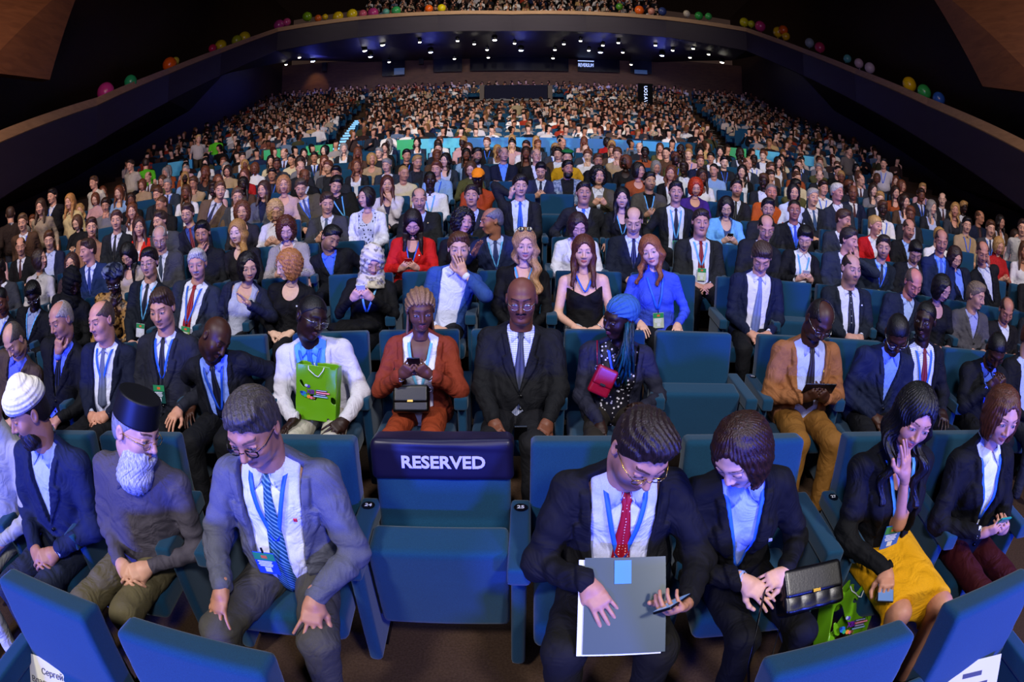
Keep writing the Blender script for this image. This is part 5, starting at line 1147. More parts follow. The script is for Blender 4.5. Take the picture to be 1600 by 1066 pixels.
(8, 886, 246, .25, 'person in green beret and mustard yellow jacket, eighth row', dict(top=('suit', 'b88c18'), head=(10, 10, 0), hair=[('beret', '1c6a34', {}, 'beret'), ('buzz', '1a1410', {}, 'hair')], arms='side')),
]
def seatsnap(r, aw, mx=.42):
    R = RR[r]; c = [s for s in SEATS[r] if s['who'] is None]
    s = min(c, key=lambda s: abs(s['a']-aw)); return s if abs(s['a']-aw)*R < mx+.3 else None
for r in range(4, 9):                        # seats follow the people who sit in them, gaps are filled with more seats
    R = RR[r]; xs = sorted(math.atan2(h.x, h.y+10)*R for q in PEOPLE if q[0] == r for h in [on_arc(q[1], q[2], R-q[3])])
    for _ in range(60):
        for i in range(len(xs)-1):
            d = .505-(xs[i+1]-xs[i])
            if d > 0: xs[i] -= d/2; xs[i+1] += d/2
    L = []
    for i, x in enumerate(xs):
        L.append(x)
        if i+1 < len(xs) and xs[i+1]-x > .98:
            k = int((xs[i+1]-x)/.50)-1; k = max(1, k); L += [x+(xs[i+1]-x)*(j+1)/(k+1) for j in range(k)]
    x = L[0]-.54
    while x > -9.4: L.insert(0, x); x -= .54
    x = L[-1]+.54
    while x < 9.4: L.append(x); x += .54
    SEATS[r] = [dict(a=x/R, p=min(.60, *( [L[i+1]-x] if i+1 < len(L) else [.6]), *([x-L[i-1]] if i else [.6])), who=None, st=0) for i, x in enumerate(L)]
ASSIGN = {}
for r in range(1, 9):                       # people keep their order along the row; each gets the seat that fits best
    pp = sorted([(math.atan2(h.x, h.y+10), i) for i, q in enumerate(PEOPLE) if q[0] == r for h in [on_arc(q[1], q[2], RR[r]-q[3])]])
    ss = [s for s in SEATS[r] if s['who'] is None]; n, m = len(pp), len(ss)
    D = [[(0 if i == 0 else 1e9) for _ in range(m+1)] for i in range(n+1)]
    for i in range(1, n+1):
        for j in range(1, m+1): D[i][j] = min(D[i][j-1], D[i-1][j-1]+((pp[i-1][0]-ss[j-1]['a'])*RR[r])**2)
    i, j = n, m
    while i > 0:
        if D[i][j] == D[i][j-1]: j -= 1
        else: ASSIGN[pp[i-1][1]] = ss[j-1]; ss[j-1]['who'] = 'TAKEN'; i -= 1; j -= 1
EMPTY_AT = [(2, 1095, 512), (3, 1242, 440), (4, 1150, 380), (5, 865, 305), (6, 780, 285), (6, 820, 285), (6, 1120, 290), (7, 560, 262), (7, 1130, 262), (7, 950, 255), (4, 1165, 380), (6, 905, 270), (7, 790, 262)]
for (r, px, py) in EMPTY_AT:
    h = on_arc(px, py, RR[r]); s = seatsnap(r, math.atan2(h.x, h.y+10)); 
    if s: s['who'] = 'EMPTY'; s['px'] = px
HELD = []
for pi_, (r, px, py, off, label, sp) in enumerate(PEOPLE):
    hw = on_arc(px, py, RR[r]-off); a = math.atan2(hw.x, hw.y+10)
    s = ASSIGN[pi_]
    if abs(a-s['a'])*RR[r] > .3: print('OFF', r, px, round((a-s['a'])*RR[r], 2))
    s['who'] = label; R = RR[r]
    root = empty('person', polar(R, s['a'], ZR[r]), -s['a'], label, 'person')
    zf = hw.z-ZR[r]; 
    if not 1.0 < zf < 1.33: print('Z', round(zf, 2), label)
    zf = min(max(zf, 1.0), 1.32)
    loc = Matrix.Rotation(s['a'], 3, 'Z') @ (Vector((hw.x, hw.y, 0))-polar(R, s['a'])); H = (loc.x, loc.y, zf)
    sp = dict(sp); yw, pt, rl = sp.get('head', (0, 10, 0)); acam = math.atan2(-hw.x, hw.y); asea = -s['a']
    sp['head'] = (yw+math.degrees(acam-asea), pt, rl); dx = loc.x; sp['hx'] = sp.get('hx', max(-.09, min(.09, dx*.6)))
    sp.setdefault('legs', '14151a')
    lod = sp.get('lod', {1: 0, 2: 0, 3: 1, 4: 2, 5: 2}.get(r, 3))
    if not sp.get('legk'): sp['legk'] = 'trousers'
    teal = any(h[0] == 'teal' for h in sp.get('hair', [])); 
    if teal: sp['hair'] = [h for h in sp['hair'] if h[0] != 'teal']
    info = build_person(root, sp, H, lod); info['root'] = root; info['sp'] = sp; s['info'] = info; HELD.append((label, info, sp))
    if teal:
        bm_ = M(); rr_ = random.Random(5); bl = r == 2 and px < 800
        for k in range(46):
            t = k/45; x0 = (.075-.02*t+rr_.uniform(-.01, .01)); y0 = -.02+.085*t; z0 = -.02+.03*rr_.random()
            e = (x0+rr_.uniform(-.03, .09), -.09+.12*t+rr_.uniform(-.03, .03), -.34+rr_.uniform(-.06, .07)); pts = []
            for q in np.linspace(0, 1, 9):
                pts.append((x0*(1-q)+e[0]*q+.05*math.sin(q*PI)*(1-t*.3)+.004*math.sin(q*22+k), y0*(1-q)+e[1]*q-.035*math.sin(q*PI), z0*(1-q)+e[2]*q))
            if bl:
                sd = -1 if k % 2 else 1; t = k/45; pts = [(sd*(.068-.02*t+.018*q), .03+.05*t+.01*q, .01-.23*q-.02*math.sin(k)) for q in np.linspace(0, 1, 7)]
            bm_.tube(pts, [.0075]*(len(pts)-1)+[.003], 6, (*lin((['6a4c34', '8a6a4a', '3a2a20', '7a5a3c'] if bl else ['0c3a44', '0a1418', '115058', '0a2a30'])[k % 4]), 1))
        HM = frame_mat(info['H'], info['Rh'])
        bm_.xf(HM); obj('braids', bm_, HAIR, root, '0f4850', label='brown and blond braids behind the neck' if bl else 'teal and black braids falling over one shoulder')
# ---------------------------------------------------------------- things held, carried or worn loose
def worldpt(info, p): 
    bpy.context.view_layer.update(); return info['root'].matrix_world @ Vector(p)
bpy.context.view_layer.update()
def who(k): return next((i for l, i, s in HELD if k in l), None) or print('WHO?', k)
for label, info, sp in HELD:
    if not sp.get('hold'): continue
    kind, which, lab = sp['hold']; mw = info['root'].matrix_world
    hm = [np.array(a[4]) for a in info['A']]
    def palm(m, q=(0, .085, -.024)): return Vector((m@np.array([*q, 1]))[:3])
    if which == 2: p = (palm(hm[0])+palm(hm[1]))/2; ax = (palm(hm[1])-palm(hm[0])).normalized(); up = Vector((0, -.55, .85))
    else: p = palm(hm[which]); ax = Vector(hm[which][:3, 0]).normalized(); up = Vector(hm[which][:3, 1]).normalized()
    big = kind == 'tablet'
    if which == 2:
        n = ax.cross(up).normalized(); up = n.cross(ax).normalized(); L, W2, T = (.072, .036, .0045) if not big else (.11, .075, .004)
        R3 = Matrix((ax, up, n)).transposed() if 'filming' in label else Matrix((up*-1, ax, n)).transposed() if 0 else Matrix((ax, up, n)).transposed()
        dims = (W2, L, T) if not big else (L, W2, T)
    else:
        n = ax.cross(up).normalized(); R3 = Matrix((ax, up, n)).transposed(); dims = (.036, .072, .0045)
    lab = ' '.join(lab.split()[:16]); o = empty(kind, (0, 0, 0), 0, lab, kind); o.matrix_world = mw @ (Matrix.Translation(p) @ R3.to_4x4())
    body = M().sdf(lambda q: box(q, (0, 0, 0), dims, .004), (-dims[0]-.01, -dims[1]-.01, -.014), (dims[0]+.01, dims[1]+.01, .014), .0026)
    col = 'a01818' if 'red phone' in lab else ('1a8a6a' if 'green' in lab else ('c8ccd8' if 'silver' in lab or 'white' in lab else '0b0c10'))
    obj('phone_case', body, LEATHER, o, col); obj('screen', M().box((0, 0, dims[2]+.0006 if n.z > 0 else -dims[2]-.0006), (dims[0]*.92, dims[1]*.94, .0006)), SCR, o, smooth=False)
# green gift bags
def giftbag(name, label, M4, w_=.13, h_=.17, d_=.045, crumple=0.0):
    GM = plain('glossy_green', '5f9a1c', .28, .5); t = empty(name, (0, 0, 0), 0, label, 'bag'); t.matrix_world = M4
    def f(p):
        q = (p[0], p[1], p[2]); o_ = box(q, (0, 0, 0), (w_+.008*crumple, d_, h_), .006); i_ = box(q, (0, 0, .02), (w_-.004, d_-.004, h_+.02), .004)
        return smax(o_, -i_, .002)+(.0025+.012*crumple)*wob(p, 28, 2)*.6
    b = M().sdf(f, (-w_-.03, -d_-.03, -h_-.03), (w_+.03, d_+.03, h_+.03), .0045); obj('bag_body', b, GM, t)
    y = -d_-.0065-.010*crumple
    for sx, nm in ((-1, 'handle'), (1, 'handle')):
        for yy in (-1, 1): obj(nm, M().tube([(sx*.05, yy*(d_+.003), h_-.01), (sx*.045, yy*(d_+.010), h_-.03), (sx*.02, yy*(d_+.016), h_-.055-.01*sx), (0, yy*(d_+.014), h_-.06)], .003, 6), CARDM, t, 'd8dce8')
    lg = M()
    for k, (x0, x1, z0, c) in enumerate([(.005, .075, .022, '3a2a8a'), (.005, .092, .010, 'e02a6a'), (.005, .070, -.002, '5a2a9a'), (-.01, .080, -.014, '4a8ac0')]): lg.box(((x0+x1)/2, y, z0), ((x1-x0)/2, .001, .0042), (*lin(c), 1)); lg.box(((x0+x1)/2, y-.001, z0), ((x1-x0)/2-.004, .001, .0012), (*lin('e8ecf8'), 1))
    for k, (x, z, r, c) in enumerate([(-.075, -.006, .018, '2a6ad0'), (-.062, -.018, .012, '30a070'), (-.088, .0, .010, '1a3a90'), (-.045, .040, .012, '4a3aa8'), (-.058, .044, .010, 'b0c0f0'), (-.040, -.022, .013, 'e08a3a'), (-.022, -.026, .011, 'd86a8a'), (-.008, -.026, .010, '8a5a3a')]):
        n = 10; lg.add([(x, y-.001*k*.2, z)]+[(x+r*math.cos(2*PI*j/n), y-.0002*k, z+r*.8*math.sin(2*PI*j/n)) for j in range(n)], None, [(0, 1+j, 1+(j+1) % n) for j in range(n)], [(*lin(c), 1)]*(n+1))
    obj('printed_logo', lg, CARDM, t, 'ffffff', smooth=False)
    text('logo_numerals', 'XIII', .034, plain('logo_purple', '5a1c8a', .4), t, (-.028, y-.005, .010), bold=.0012, ext=.0004)
    return t
i_ = who('green gift bag'); mw = i_['root'].matrix_world
hm = [np.array(a[4]) for a in i_['A']]; pc = Vector(((hm[0][:3, 3]+hm[1][:3, 3])/2))
giftbag('gift_bag', 'upright green paper gift bag with purple XIII logo held on a lap', mw @ Matrix.Translation((pc.x-.02, -.47, .755)) @ Matrix.Rotation(.10, 4, 'Y') @ Matrix.Rotation(-.12, 4, 'Z') @ Matrix.Rotation(-.16, 4, 'X'), crumple=.1)
gp = at_z(1318, 975, .34); 
giftbag('gift_bag', 'crumpled green gift bag slumped in the gap beside the front row seats', Matrix.Translation((gp.x, gp.y, .34)) @ Matrix.Rotation(.25, 4, 'Z') @ Matrix.Rotation(-.55, 4, 'X') @ Matrix.Rotation(.25, 4, 'Y'), .13, .19, .05, 1.0)
# handbags
def handbag(label, M4, w_, h_, d_, col, quilt=0, flap=1, hang=None):
    t = empty('handbag', (0, 0, 0), 0, label, 'bag'); t.matrix_world = M4
    def f(p):
        d = box(p, (0, 0, 0), (w_, d_, h_), .016)
        if quilt: d = d-.003*np.abs(np.sin(p[0]*48))*np.abs(np.sin(p[2]*55+.6))
        return d
    obj('bag_body', M().sdf(f, (-w_-.02, -d_-.02, -h_-.02), (w_+.02, d_+.02, h_+.02), .005), LEATHER, t, col)
    if flap: obj('flap', M().sdf(lambda p: box(p, (0, -.004, h_*.35), (w_*.98, d_+.004, h_*.66), .014), (-w_-.02, -d_-.03, -h_-.02), (w_+.02, d_+.03, h_+.03), .005), LEATHER, t, col)
    obj('clasp', M().box((0, -d_-.010, -h_*.18), (.016, .004, .006)), METAL_G if col[0] == '0' else METAL_S, t, smooth=False)
    for sx in (-1, 1): obj('ring', M().tube([(sx*w_+.012*math.cos(a), 0, h_*.7+.012*math.sin(a)) for a in np.linspace(0, 2*PI, 13)], .0025, 6), METAL_S, t)
    if hang: obj('strap', M().tube(hang, .0055, 8, flat=.5), LEATHER, t, col)
    return t
i_ = who('hands resting on handbag'); mw = i_['root'].matrix_world
handbag('black quilted handbag on the lap of the front row person with a brown bob', mw @ Matrix.Translation((.14, -.60, .66)) @ Matrix.Rotation(.12, 4, 'Z') @ Matrix.Rotation(-.85, 4, 'X'), .135, .085, .045, '0b0b0e', 1, 1, [(-.135, 0, .06), (-.20, -.02, .03), (-.26, -.06, -.08), (-.30, -.04, -.24), (-.26, .06, -.36), (-.16, .10, -.30), (-.1, .06, -.1)])
i_ = who('rust brown'); mw = i_['root'].matrix_world
handbag('glossy black handbag on the lap of the person in the rust brown blazer', mw @ Matrix.Translation((.0, -.46, .70)) @ Matrix.Rotation(-.5, 4, 'X'), .105, .08, .05, '0a0a0c', 0, 1, [(-.105, 0, .06), (-.11, .02, .16), (-.10, .06, .24)])
i_ = who('blue headwrap'); mw = i_['root'].matrix_world
handbag('small crimson handbag tucked under the arm of the person in the headwrap', mw @ Matrix.Translation((-.06, -.43, .80)) @ Matrix.Rotation(.42, 4, 'Y') @ Matrix.Rotation(-.2, 4, 'X'), .065, .085, .022, '8a1230', 0, 1, [(-.065, 0, .06), (-.10, -.01, .13), (-.12, .05, .20)])
i_ = who('yellow skirt')
# folder with papers under the hand of the front row person
i_ = who('holding a grey folder'); mw = i_['root'].matrix_world
ft = empty('folder', (0, 0, 0), 0, 'grey-green glossy folder with a blue sticker under the hand in the front row', 'folder'); ft.matrix_world = mw @ Matrix.Translation((.02, -.66, .715)) @ Matrix.Rotation(-.03, 4, 'Z') @ Matrix.Rotation(-.80, 4, 'X')
FOLD = plain('folder_card', '3a4b4c', .35, .4)
obj('cover', M().box((.01, 0, 0), (.135, .004, .165)), FOLD, ft, smooth=False); obj('paper', M().box((-.006, .007, -.006), (.138, .0035, .165)), CARDM, ft, 'd8dcd8', smooth=False)
obj('sticker', M().box((.0, -.006, .115), (.028, .0015, .040)), CARDM, ft, '3f8ad0', smooth=False)
# loose coat on the lap of the headscarf wearer
i_ = who('cream headscarf'); mw = i_['root'].matrix_world
co = obj('folded_coat', M().sdf(lambda p: ell(p, (0, 0, 0), (.22, .17, .055))+.014*wob(p, 22, 3), (-.27, -.22, -.09), (.27, .22, .10), .01), CLOTH, None, '0c0c10'); co.matrix_world = mw @ Matrix.Translation((.02, -.50, .64)) @ Matrix.Rotation(-.15, 4, 'X'); tag(co, 'crumpled black coat on the lap below the cream headscarf', 'coat')
# ---------------------------------------------------------------- row nought: four empty seats whose backs face the stage, two with name cards
r0 = [(-1.46, 'empty blue nearest-row seat in the lower left corner with a name card on it'), (-.83, 'empty blue seat in the nearest row before the grey-suited person'), (.88, 'empty blue seat in the nearest row before the green gift bag'), (1.56, 'empty blue nearest-row seat in the lower right corner with a name card')]
CARD = plain('paper_card', 'cfcaa8', .7); INK = plain('ink', '3a3a40', .6)
for k, (x, lab) in enumerate(r0):
    t = seat((x, .71, -.02 if k < 2 else -.05), 0, .93, True, lab, last=(k in (1, 3)), group='empty seats of the nearest row')
    if k in (0, 3):
        c = empty('name_card', (x+(.02 if k else -.12), .62, .56), 0, 'cream name card with printed lines propped on the nearest seat at the %s' % ('left' if k == 0 else 'right'), 'card', 'name cards')
        c.rotation_euler = (-.75, .0, .15 if k == 0 else -.25)
        obj('card_sheet', M().box((0, 0, 0), (.15, .003, .10)), CARD, c, smooth=False)
        for q, (b_, z) in enumerate([('Сергей', .045), ('Владимирович', .0), ('Байков', -.045)]):
            if k: obj('printed_line', M().box((0, -.004, z), ((.05, .09, .05)[q], .0008, .009)), INK, c, smooth=False); continue
            text('card_lettering', b_, .034, INK, c, (0, -.005, z))
# ---------------------------------------------------------------- seats of rows one to eight
nseat = 0; front_cols = {}
def seat_label(r, j, s):
    side = 'left' if s['a'] < 0 else 'right'; c = sorted([abs(q['a']) for q in SEATS[r] if (q['a'] < 0) == (s['a'] < 0)]); n = c.index(abs(s['a']))
    rw = 'front row' if r == 1 else ORD[r-1]+' row'
    if s['who'] == 'RES': return 'empty blue front row seat wearing the RESERVED cover, cushion folded up'
    if s['who'] in (None, 'EMPTY'): return 'empty blue seat with folded cushion, %s, %s %s of the centre line' % (rw, NTH[n], side)
    return None
RESV = min(SEATS[1], key=lambda s: abs(s['a']*RR[1]+.30)); RESV['who'] = 'RES'
# ---------------------------------------------------------------- templates for the rest of the audience
TPL = []
def wardrobe(i, label, sp, H=(0, -.22, 1.19)):
    root = empty('person', (0, 0, -50)); build_person(root, sp, H, 4); TPL.append((root, label, sp)); return root
g_ = lambda **k: k
wardrobe(0, 'suit and tie', g_(top=('suit', N1), tie='1a2040', arms='lap', hair=hr('short', '222'), legs=N1, lan=LAN))
wardrobe(1, 'open suit', g_(top=('suit', N1), open=.02, arms='clasp', hair=hr('short', '222'), legs=N1, head=(18, 12, 0)))
wardrobe(2, 'shirt', g_(top=('shirt', WH), arms='lap', hair=hr('short', '222'), legs=N1, head=(-14, 8, 0), lan=LAN))
wardrobe(3, 'blouse and long hair', g_(fem=1, top=('scoop', WH), arms='lap', hair=hr('long', '222', len=.28), legs=N1, head=(6, 8, 0)))
wardrobe(4, 'blouse and bobbed hair', g_(fem=1, top=('high', WH), arms='phone', hair=hr('bob', '222'), legs=N1, head=(-8, 22, 0)))
wardrobe(5, 'blazer and long hair', g_(fem=1, top=('suit', N1), shirt=WH, neckline='scoop', open=.02, arms='lap', hair=hr('waves', '222', len=.28), legs=N1, head=(-20, 6, 4), cuffs=0))
wardrobe(6, 'sweater', g_(top=('tee', N1), arms='chin', hair=hr('thick', '222'), legs=N1, head=(12, 14, 0)))
wardrobe(7, 'tee and cropped hair', g_(top=('tee', WH), bare=1, sleeve=.5, arms='lap', hair=hr('buzz', '222'), legs=N1, head=(-24, 10, 0)))
wardrobe(8, 'suit and receding hair', g_(top=('suit', N1), arms='thigh', tie='401820', hair=hr('recede', '222'), legs=N1, head=(24, 10, 0)))
wardrobe(9, 'cardigan and fluffy hair', g_(fem=1, top=('scoop', WH), arms='clasp', hair=hr('fluffy', '222'), legs=N1, head=(22, 4, -4)))
SUITC = [('black', '101116'), ('charcoal', '202228'), ('navy', '161d36'), ('dark grey', '34363e'), ('brown', '4a382c'), ('slate', '28303e')]
LIGHTC = [('white', 'd0d0d8'), ('cream', 'c0b498'), ('black', '121216'), ('pale pink', 'b89098'), ('grey', '6a6a72'), ('beige', '9a8468'), ('red', '9a1c20'), ('olive', '4a4a2c'), ('light blue', '7a9ac8'), ('rust', '8a4424'), ('white', 'c8c8d0'), ('black', '17161a'), ('brown', '4a342a')]
HAIRC = [('black', '120e10'), ('dark brown', '2a1c16'), ('brown', '4a3020'), ('chestnut', '5c3422'), ('blond', '9a7646'), ('dark', '1a1413')]
SKC = ['c89880', 'd0a48c', 'b8846c', 'c08c74', 'a87458', 'c89880', 'd0a890', BROWN, DEEP]
def copy_person(k, loc, rz, cols, label, group, name='person', mirror=False, sc=1.0):
    root, _, _ = TPL[k]; c = root.copy(); COL.objects.link(c); c.location = loc; c.rotation_euler = (0, 0, rz); c.scale = (-sc if mirror else sc, sc, sc)
    tag(c, label, 'person', group)
    for ch in root.children:
        d = ch.copy(); d.parent = c; COL.objects.link(d); n = ch.name.split('.')[0]
        if n in cols: d.color = (*lin(cols[n]), 1)
        for g2 in ch.children: e = g2.copy(); e.parent = d; COL.objects.link(e)
    return c
TOPN = {0: 'jacket', 1: 'jacket', 2: 'shirt', 3: 'blouse', 4: 'blouse', 5: 'jacket', 6: 'shirt', 7: 'shirt', 8: 'jacket', 9: 'blouse'}
TOPW = {0: 'suit and tie', 1: 'open suit', 2: 'collared shirt', 3: 'top', 4: 'high-necked top', 5: 'blazer', 6: 'sweater', 7: 'T-shirt', 8: 'suit', 9: 'cardigan'}
HW = {0: 'short', 1: 'short', 2: 'short', 3: 'long', 4: 'bobbed', 5: 'long wavy', 6: 'thick', 7: 'cropped', 8: 'receding', 9: 'fluffy'}
rnd = random.Random(21); AUTO = []
def in_frame(P):
    d = Vector(P)-Vector((0, 0, CAMZ)); c, q = math.cos(PITCH), math.sin(PITCH)
    x, y, z = d.x, d.z*c+d.y*q, d.y*c-d.z*q; n = d.length; th = math.acos(max(-1, min(1, z/n))); r = 2*math.sin(th/2)*FPX; h = math.hypot(x, y)+1e-9
    return 800+x/h*r, 533-y/h*r
specd = {}
for r in range(1, 9):
    xs = sorted([p[1] for p in PEOPLE if p[0] == r]); specd[r] = (xs[0], xs[-1]) if r < 7 else (10**6, -10**6)
cand = []
for r in range(1, 13):
    for s in SEATS[r]:
        if s['who']: continue
        P = polar(RR[r]-.22, s['a'], ZR[r]+1.18); x, y = in_frame(P)
        if not (-60 < x < 1660): s['who'] = 'OUT'; continue
        lo, hi = specd.get(r, (10**6, -10**6)); lo -= 12; hi += 12
        inside = lo < x < hi
        aisle = r >= 3 and (abs(s['a']+.50) < .30/RR[r]*1.6)
        if aisle and r >= 4: s['who'] = 'OUT'; continue
        if inside and r <= 4: s['who'] = 'EMPTY'; continue
        if inside and rnd.random() < .25: s['who'] = 'EMPTY'; continue
        if not inside and rnd.random() < .08: s['who'] = 'EMPTY'; continue
        cand.append((r, s, P))
NIND = 300-len(PEOPLE)-14
cand.sort(key=lambda c: (Vector(c[2])-Vector((0, 0, CAMZ))).length)
stuffseats = []
for i, (r, s, P) in enumerate(cand):
    if i >= NIND: s['who'] = 'CROWD'; stuffseats.append((r, s)); continue
    x = s['a']*RR[r]; fem = rnd.random() < (.3 if r < 6 else .5)
    k = rnd.choice([3, 4, 5, 9, 3, 5] if fem else [0, 1, 2, 6, 8, 7, 0, 1, 2, 8])
    suit = k in (0, 1, 5, 8); tc = rnd.choice(SUITC if suit else LIGHTC); hc = rnd.choice(HAIRC if rnd.random() < .9 else [('grey', '7a7672')])
    side = 'left' if x < 0 else 'right'; c = sorted([abs(q['a']) for q in SEATS[r] if (q['a'] < 0) == (x < 0)]); n = c.index(abs(s['a']))
    lab = 'person, %s %s hair, %s %s, %s row, %s %s of centre' % (HW[k], hc[0], tc[0], TOPW[k], ORD[r-1], NTH[n] if n < 20 else 'outermost', side)
    cols = {'body': rnd.choice(SKC), TOPN[k]: tc[1], 'hair': hc[1], 'trousers': rnd.choice([N1, N2, '2a2c34']), 'collar': tc[1]}
    if suit: cols['shirt'] = rnd.choice(['c8ccd8', 'a8b4dc', 'c8ccd8', '20222a'])
    s['who'] = lab; jit = rnd.uniform(-.02, .02)
    copy_person(k, polar(RR[r]+jit, s['a'], ZR[r]), -s['a']+rnd.uniform(-.12, .12), cols, lab, ORD[r-1]+' row audience', mirror=rnd.random() < .5, sc=rnd.uniform(.95, 1.02))
for root, _, _ in TPL:
    for ch in list(root.children):
        for g2 in list(ch.children): bpy.data.objects.remove(g2)
        bpy.data.objects.remove(ch)
    bpy.data.objects.remove(root)
# seats
for r in range(1, 13):
    L = SEATS[r]
    for j, s in enumerate(L):
        if s['who'] == 'OUT': continue
        P = polar(RR[r], s['a'], ZR[r]); x, y = in_frame((P.x, P.y, P.z+.9))
        if not (-60 < x < 1660) and r > 1: continue
        if r > 9 or s['who'] == 'CROWD': stuffseats.append((r, s)) if (r, s) not in stuffseats else None; continue
        occ = s['who'] not in ('EMPTY', 'RES'); lab = seat_label(r, j, s)
        if occ:
            w0 = s['who'].replace('person ', '', 1) if s['who'].startswith('person ') else s['who']
            words_ = s['who'].split(); lab = 'blue seat of the '+' '.join(words_[:12]) if ' row, ' not in s['who'] else 'blue seat under the '+s['who'].split('person, ')[-1].replace(' of centre', '').replace('person with ', '').replace('person in ', '')
            ws = lab.split(); lab = ' '.join(ws[:16])
        nxt = L[j+1] if j+1 < len(L) else None
        last = nxt is None or (nxt['a']-s['a'])*RR[r] > max(s['p'], nxt['p'])+.05 or nxt['who'] in ('OUT', 'CROWD')
        t = seat(P, s['a'], s['p']/.605, occ, lab, last=last, near=r <= 3, group='theatre seats of the '+ORD[r-1]+' row'); nseat += 1; s['obj'] = t
print('SEATS', nseat)
# reserved cover, number plates
t = RESV['obj']; bpy.context.view_layer.update(); mw = t.matrix_world
COVM = plain('cover_fabric', '17142c', .38, .4)
cv = empty('seat_cover', (0, 0, 0), 0, 'black satin cover lettered RESERVED over the top of the empty front row seat', 'cover'); cv.matrix_world = mw
def cf(p):
    c, s_ = math.cos(.13), math.sin(.13); y, z = p[1], p[2]-.675; q = (p[0], y*c-z*s_, y*s_+z*c)
    d = smax(box(q, (0, .02, .225), (.277, .070, .090), .028), -box(q, (0, .02, .10), (.267, .056, .20), .02), .003)
    return d+.0022*wob(p, 20, 1)+.0012*np.sin(p[2]*160+p[0]*12)*np.clip((p[2]-.93)*20, 0, 1)
obj('cover_cloth', M().sdf(cf, (-.34, -.2, .78), (.34, .22, 1.10), .006), COVM, cv)
LET = plain('cover_lettering', 'b8b4f0', .5)
te = text('lettering', 'RESERVED', .073, LET, cv, (0.008, -.0275, .903), rot=(PI/2-.13, 0, 0), bold=.0022, ext=.002, sx=.98)
DISC = plain('plate_black', '0c0c12', .3); NUM = plain('plate_numeral', 'e8e8f0', .5)
def plate(seatobj, n, right=False):
    p = empty('number_plate', (.30 if right else -.30, -.055, .703), 0); p.parent = seatobj
    d = cyl(.027, .027, .003, 20); obj('disc', d, DISC, p, smooth=False); text('numeral', n, .030, NUM, p, (0, 0, .0036), rot=(0, 0, 0), ext=.0003, bold=.0006)
row1 = [s for s in SEATS[1] if s.get('obj')]
for j, s in enumerate(row1):
    n = 24+j-row1.index(RESV); 
    if 18 <= n <= 31: plate(s['obj'], str(n))
for k, s in enumerate([s for s in SEATS[2] if s.get('obj') and s['a'] > .1][:3]): plate(s['obj'], str(32+k))
# ---------------------------------------------------------------- standing people in the aisles
STAND = [(85, 350, 10.2, 1.0, 'standing person in black suit and blue lanyard by the left aisle', ('suit', '121318'), hr('short', '1a1412'), 0, LAN),
 (112, 348, 9.6, 1.0, 'standing person with long blond hair in cream blouse, left aisle', ('shirt', 'b0a070'), hr('long', '9a6c3c', len=.3), 1, None),
 (38, 375, 8.8, 1.0, 'standing person in brown tweed jacket with a blue tie, left aisle', ('suit', '4a3628'), hr('short', '5a4430'), 0, LAN),
 (18, 362, 9.6, 1.0, 'standing bald person behind the brown tweed jacket, left aisle', ('suit', '2a201c'), hr('recede', '3a2a22'), 0, None),
 (67, 368, 9.2, 1.0, 'standing person in pale coat next to the black suit, left aisle', ('shirt', '8a7c68'), hr('long', '3a281e', len=.25), 1, None),
 (148, 300, 11.6, 1.0, 'standing person in white T-shirt with black shoulder bag, left aisle', ('tee', 'c0bcac'), hr('short', '4a3424'), 0, None),
 (205, 275, 13.2, 1.0, 'standing person in pale grey shirt beside the green T-shirt', ('shirt', 'a8a090'), hr('short', '2c201a'), 0, None),
 (228, 266, 13.4, 1.0, 'standing helper in lime green T-shirt seen over the side seats, lower one', ('tee', '4aa41c'), hr('short', '2a1c18'), 0, None),
 (310, 228, 17.0, 1.0, 'standing person with blond hair in long grey tunic, left aisle', ('tee', 'a8a09a'), hr('short', 'b08c58'), 0, None),
 (338, 222, 17.4, 1.0, 'standing helper in lime green T-shirt higher up the left aisle', ('tee', '4aa41c'), hr('short', '2a1c18'), 0, None),
 (1326, 236, 15.6, 1.0, 'standing person in grey sweater among the right side seats', ('tee', '5a5450'), hr('short', '17110f'), 0, None),
 (1381, 256, 13.4, 1.0, 'standing person in white T-shirt and lanyard among right side seats', ('tee', 'b8b4b8'), hr('short', '1a1412'), 0, LAN),
 (1597, 365, 9.0, 1.0, 'standing person in white shirt at the right picture edge', ('shirt', 'a8a8a4'), hr('short', '2a1c18'), 0, None),
 (808, 192, 24.0, 1.0, 'standing person in beige shirt behind the blue banner, seen from behind', ('tee', '8a7c5c'), hr('thick', '1a1410'), 0, None)]
for (px, py, D, sc, lab, top, hair, fem, lan) in STAND:
    h = at_d(px, py, D); R = math.hypot(h.x, h.y+10); zf = 0
    for (Rs, z_) in steps:
        if R > Rs: zf = z_
    root = empty('person', (h.x, h.y, zf), -math.atan2(h.x, h.y+10)+rnd.uniform(-.5, .5)+(PI if 'behind' in lab or 'helper' in lab else 0), lab, 'person')
    zz = min(max(h.z-zf, 1.50), 1.78); 
    
    spx = dict(stand=1, top=top, hair=hair, fem=fem, arms='down' if 'beige' not in lab else 'side', head=(0, 8, 0), legs=rnd.choice([N1, '2a2c38', '3a3428']))
    if top[0] == 'tee': spx.update(bare=1, sleeve=.5)
    if lan: spx['lan'] = lan; spx['lanz'] = .12
    build_person(root, spx, (0, -.02, zz), 3)
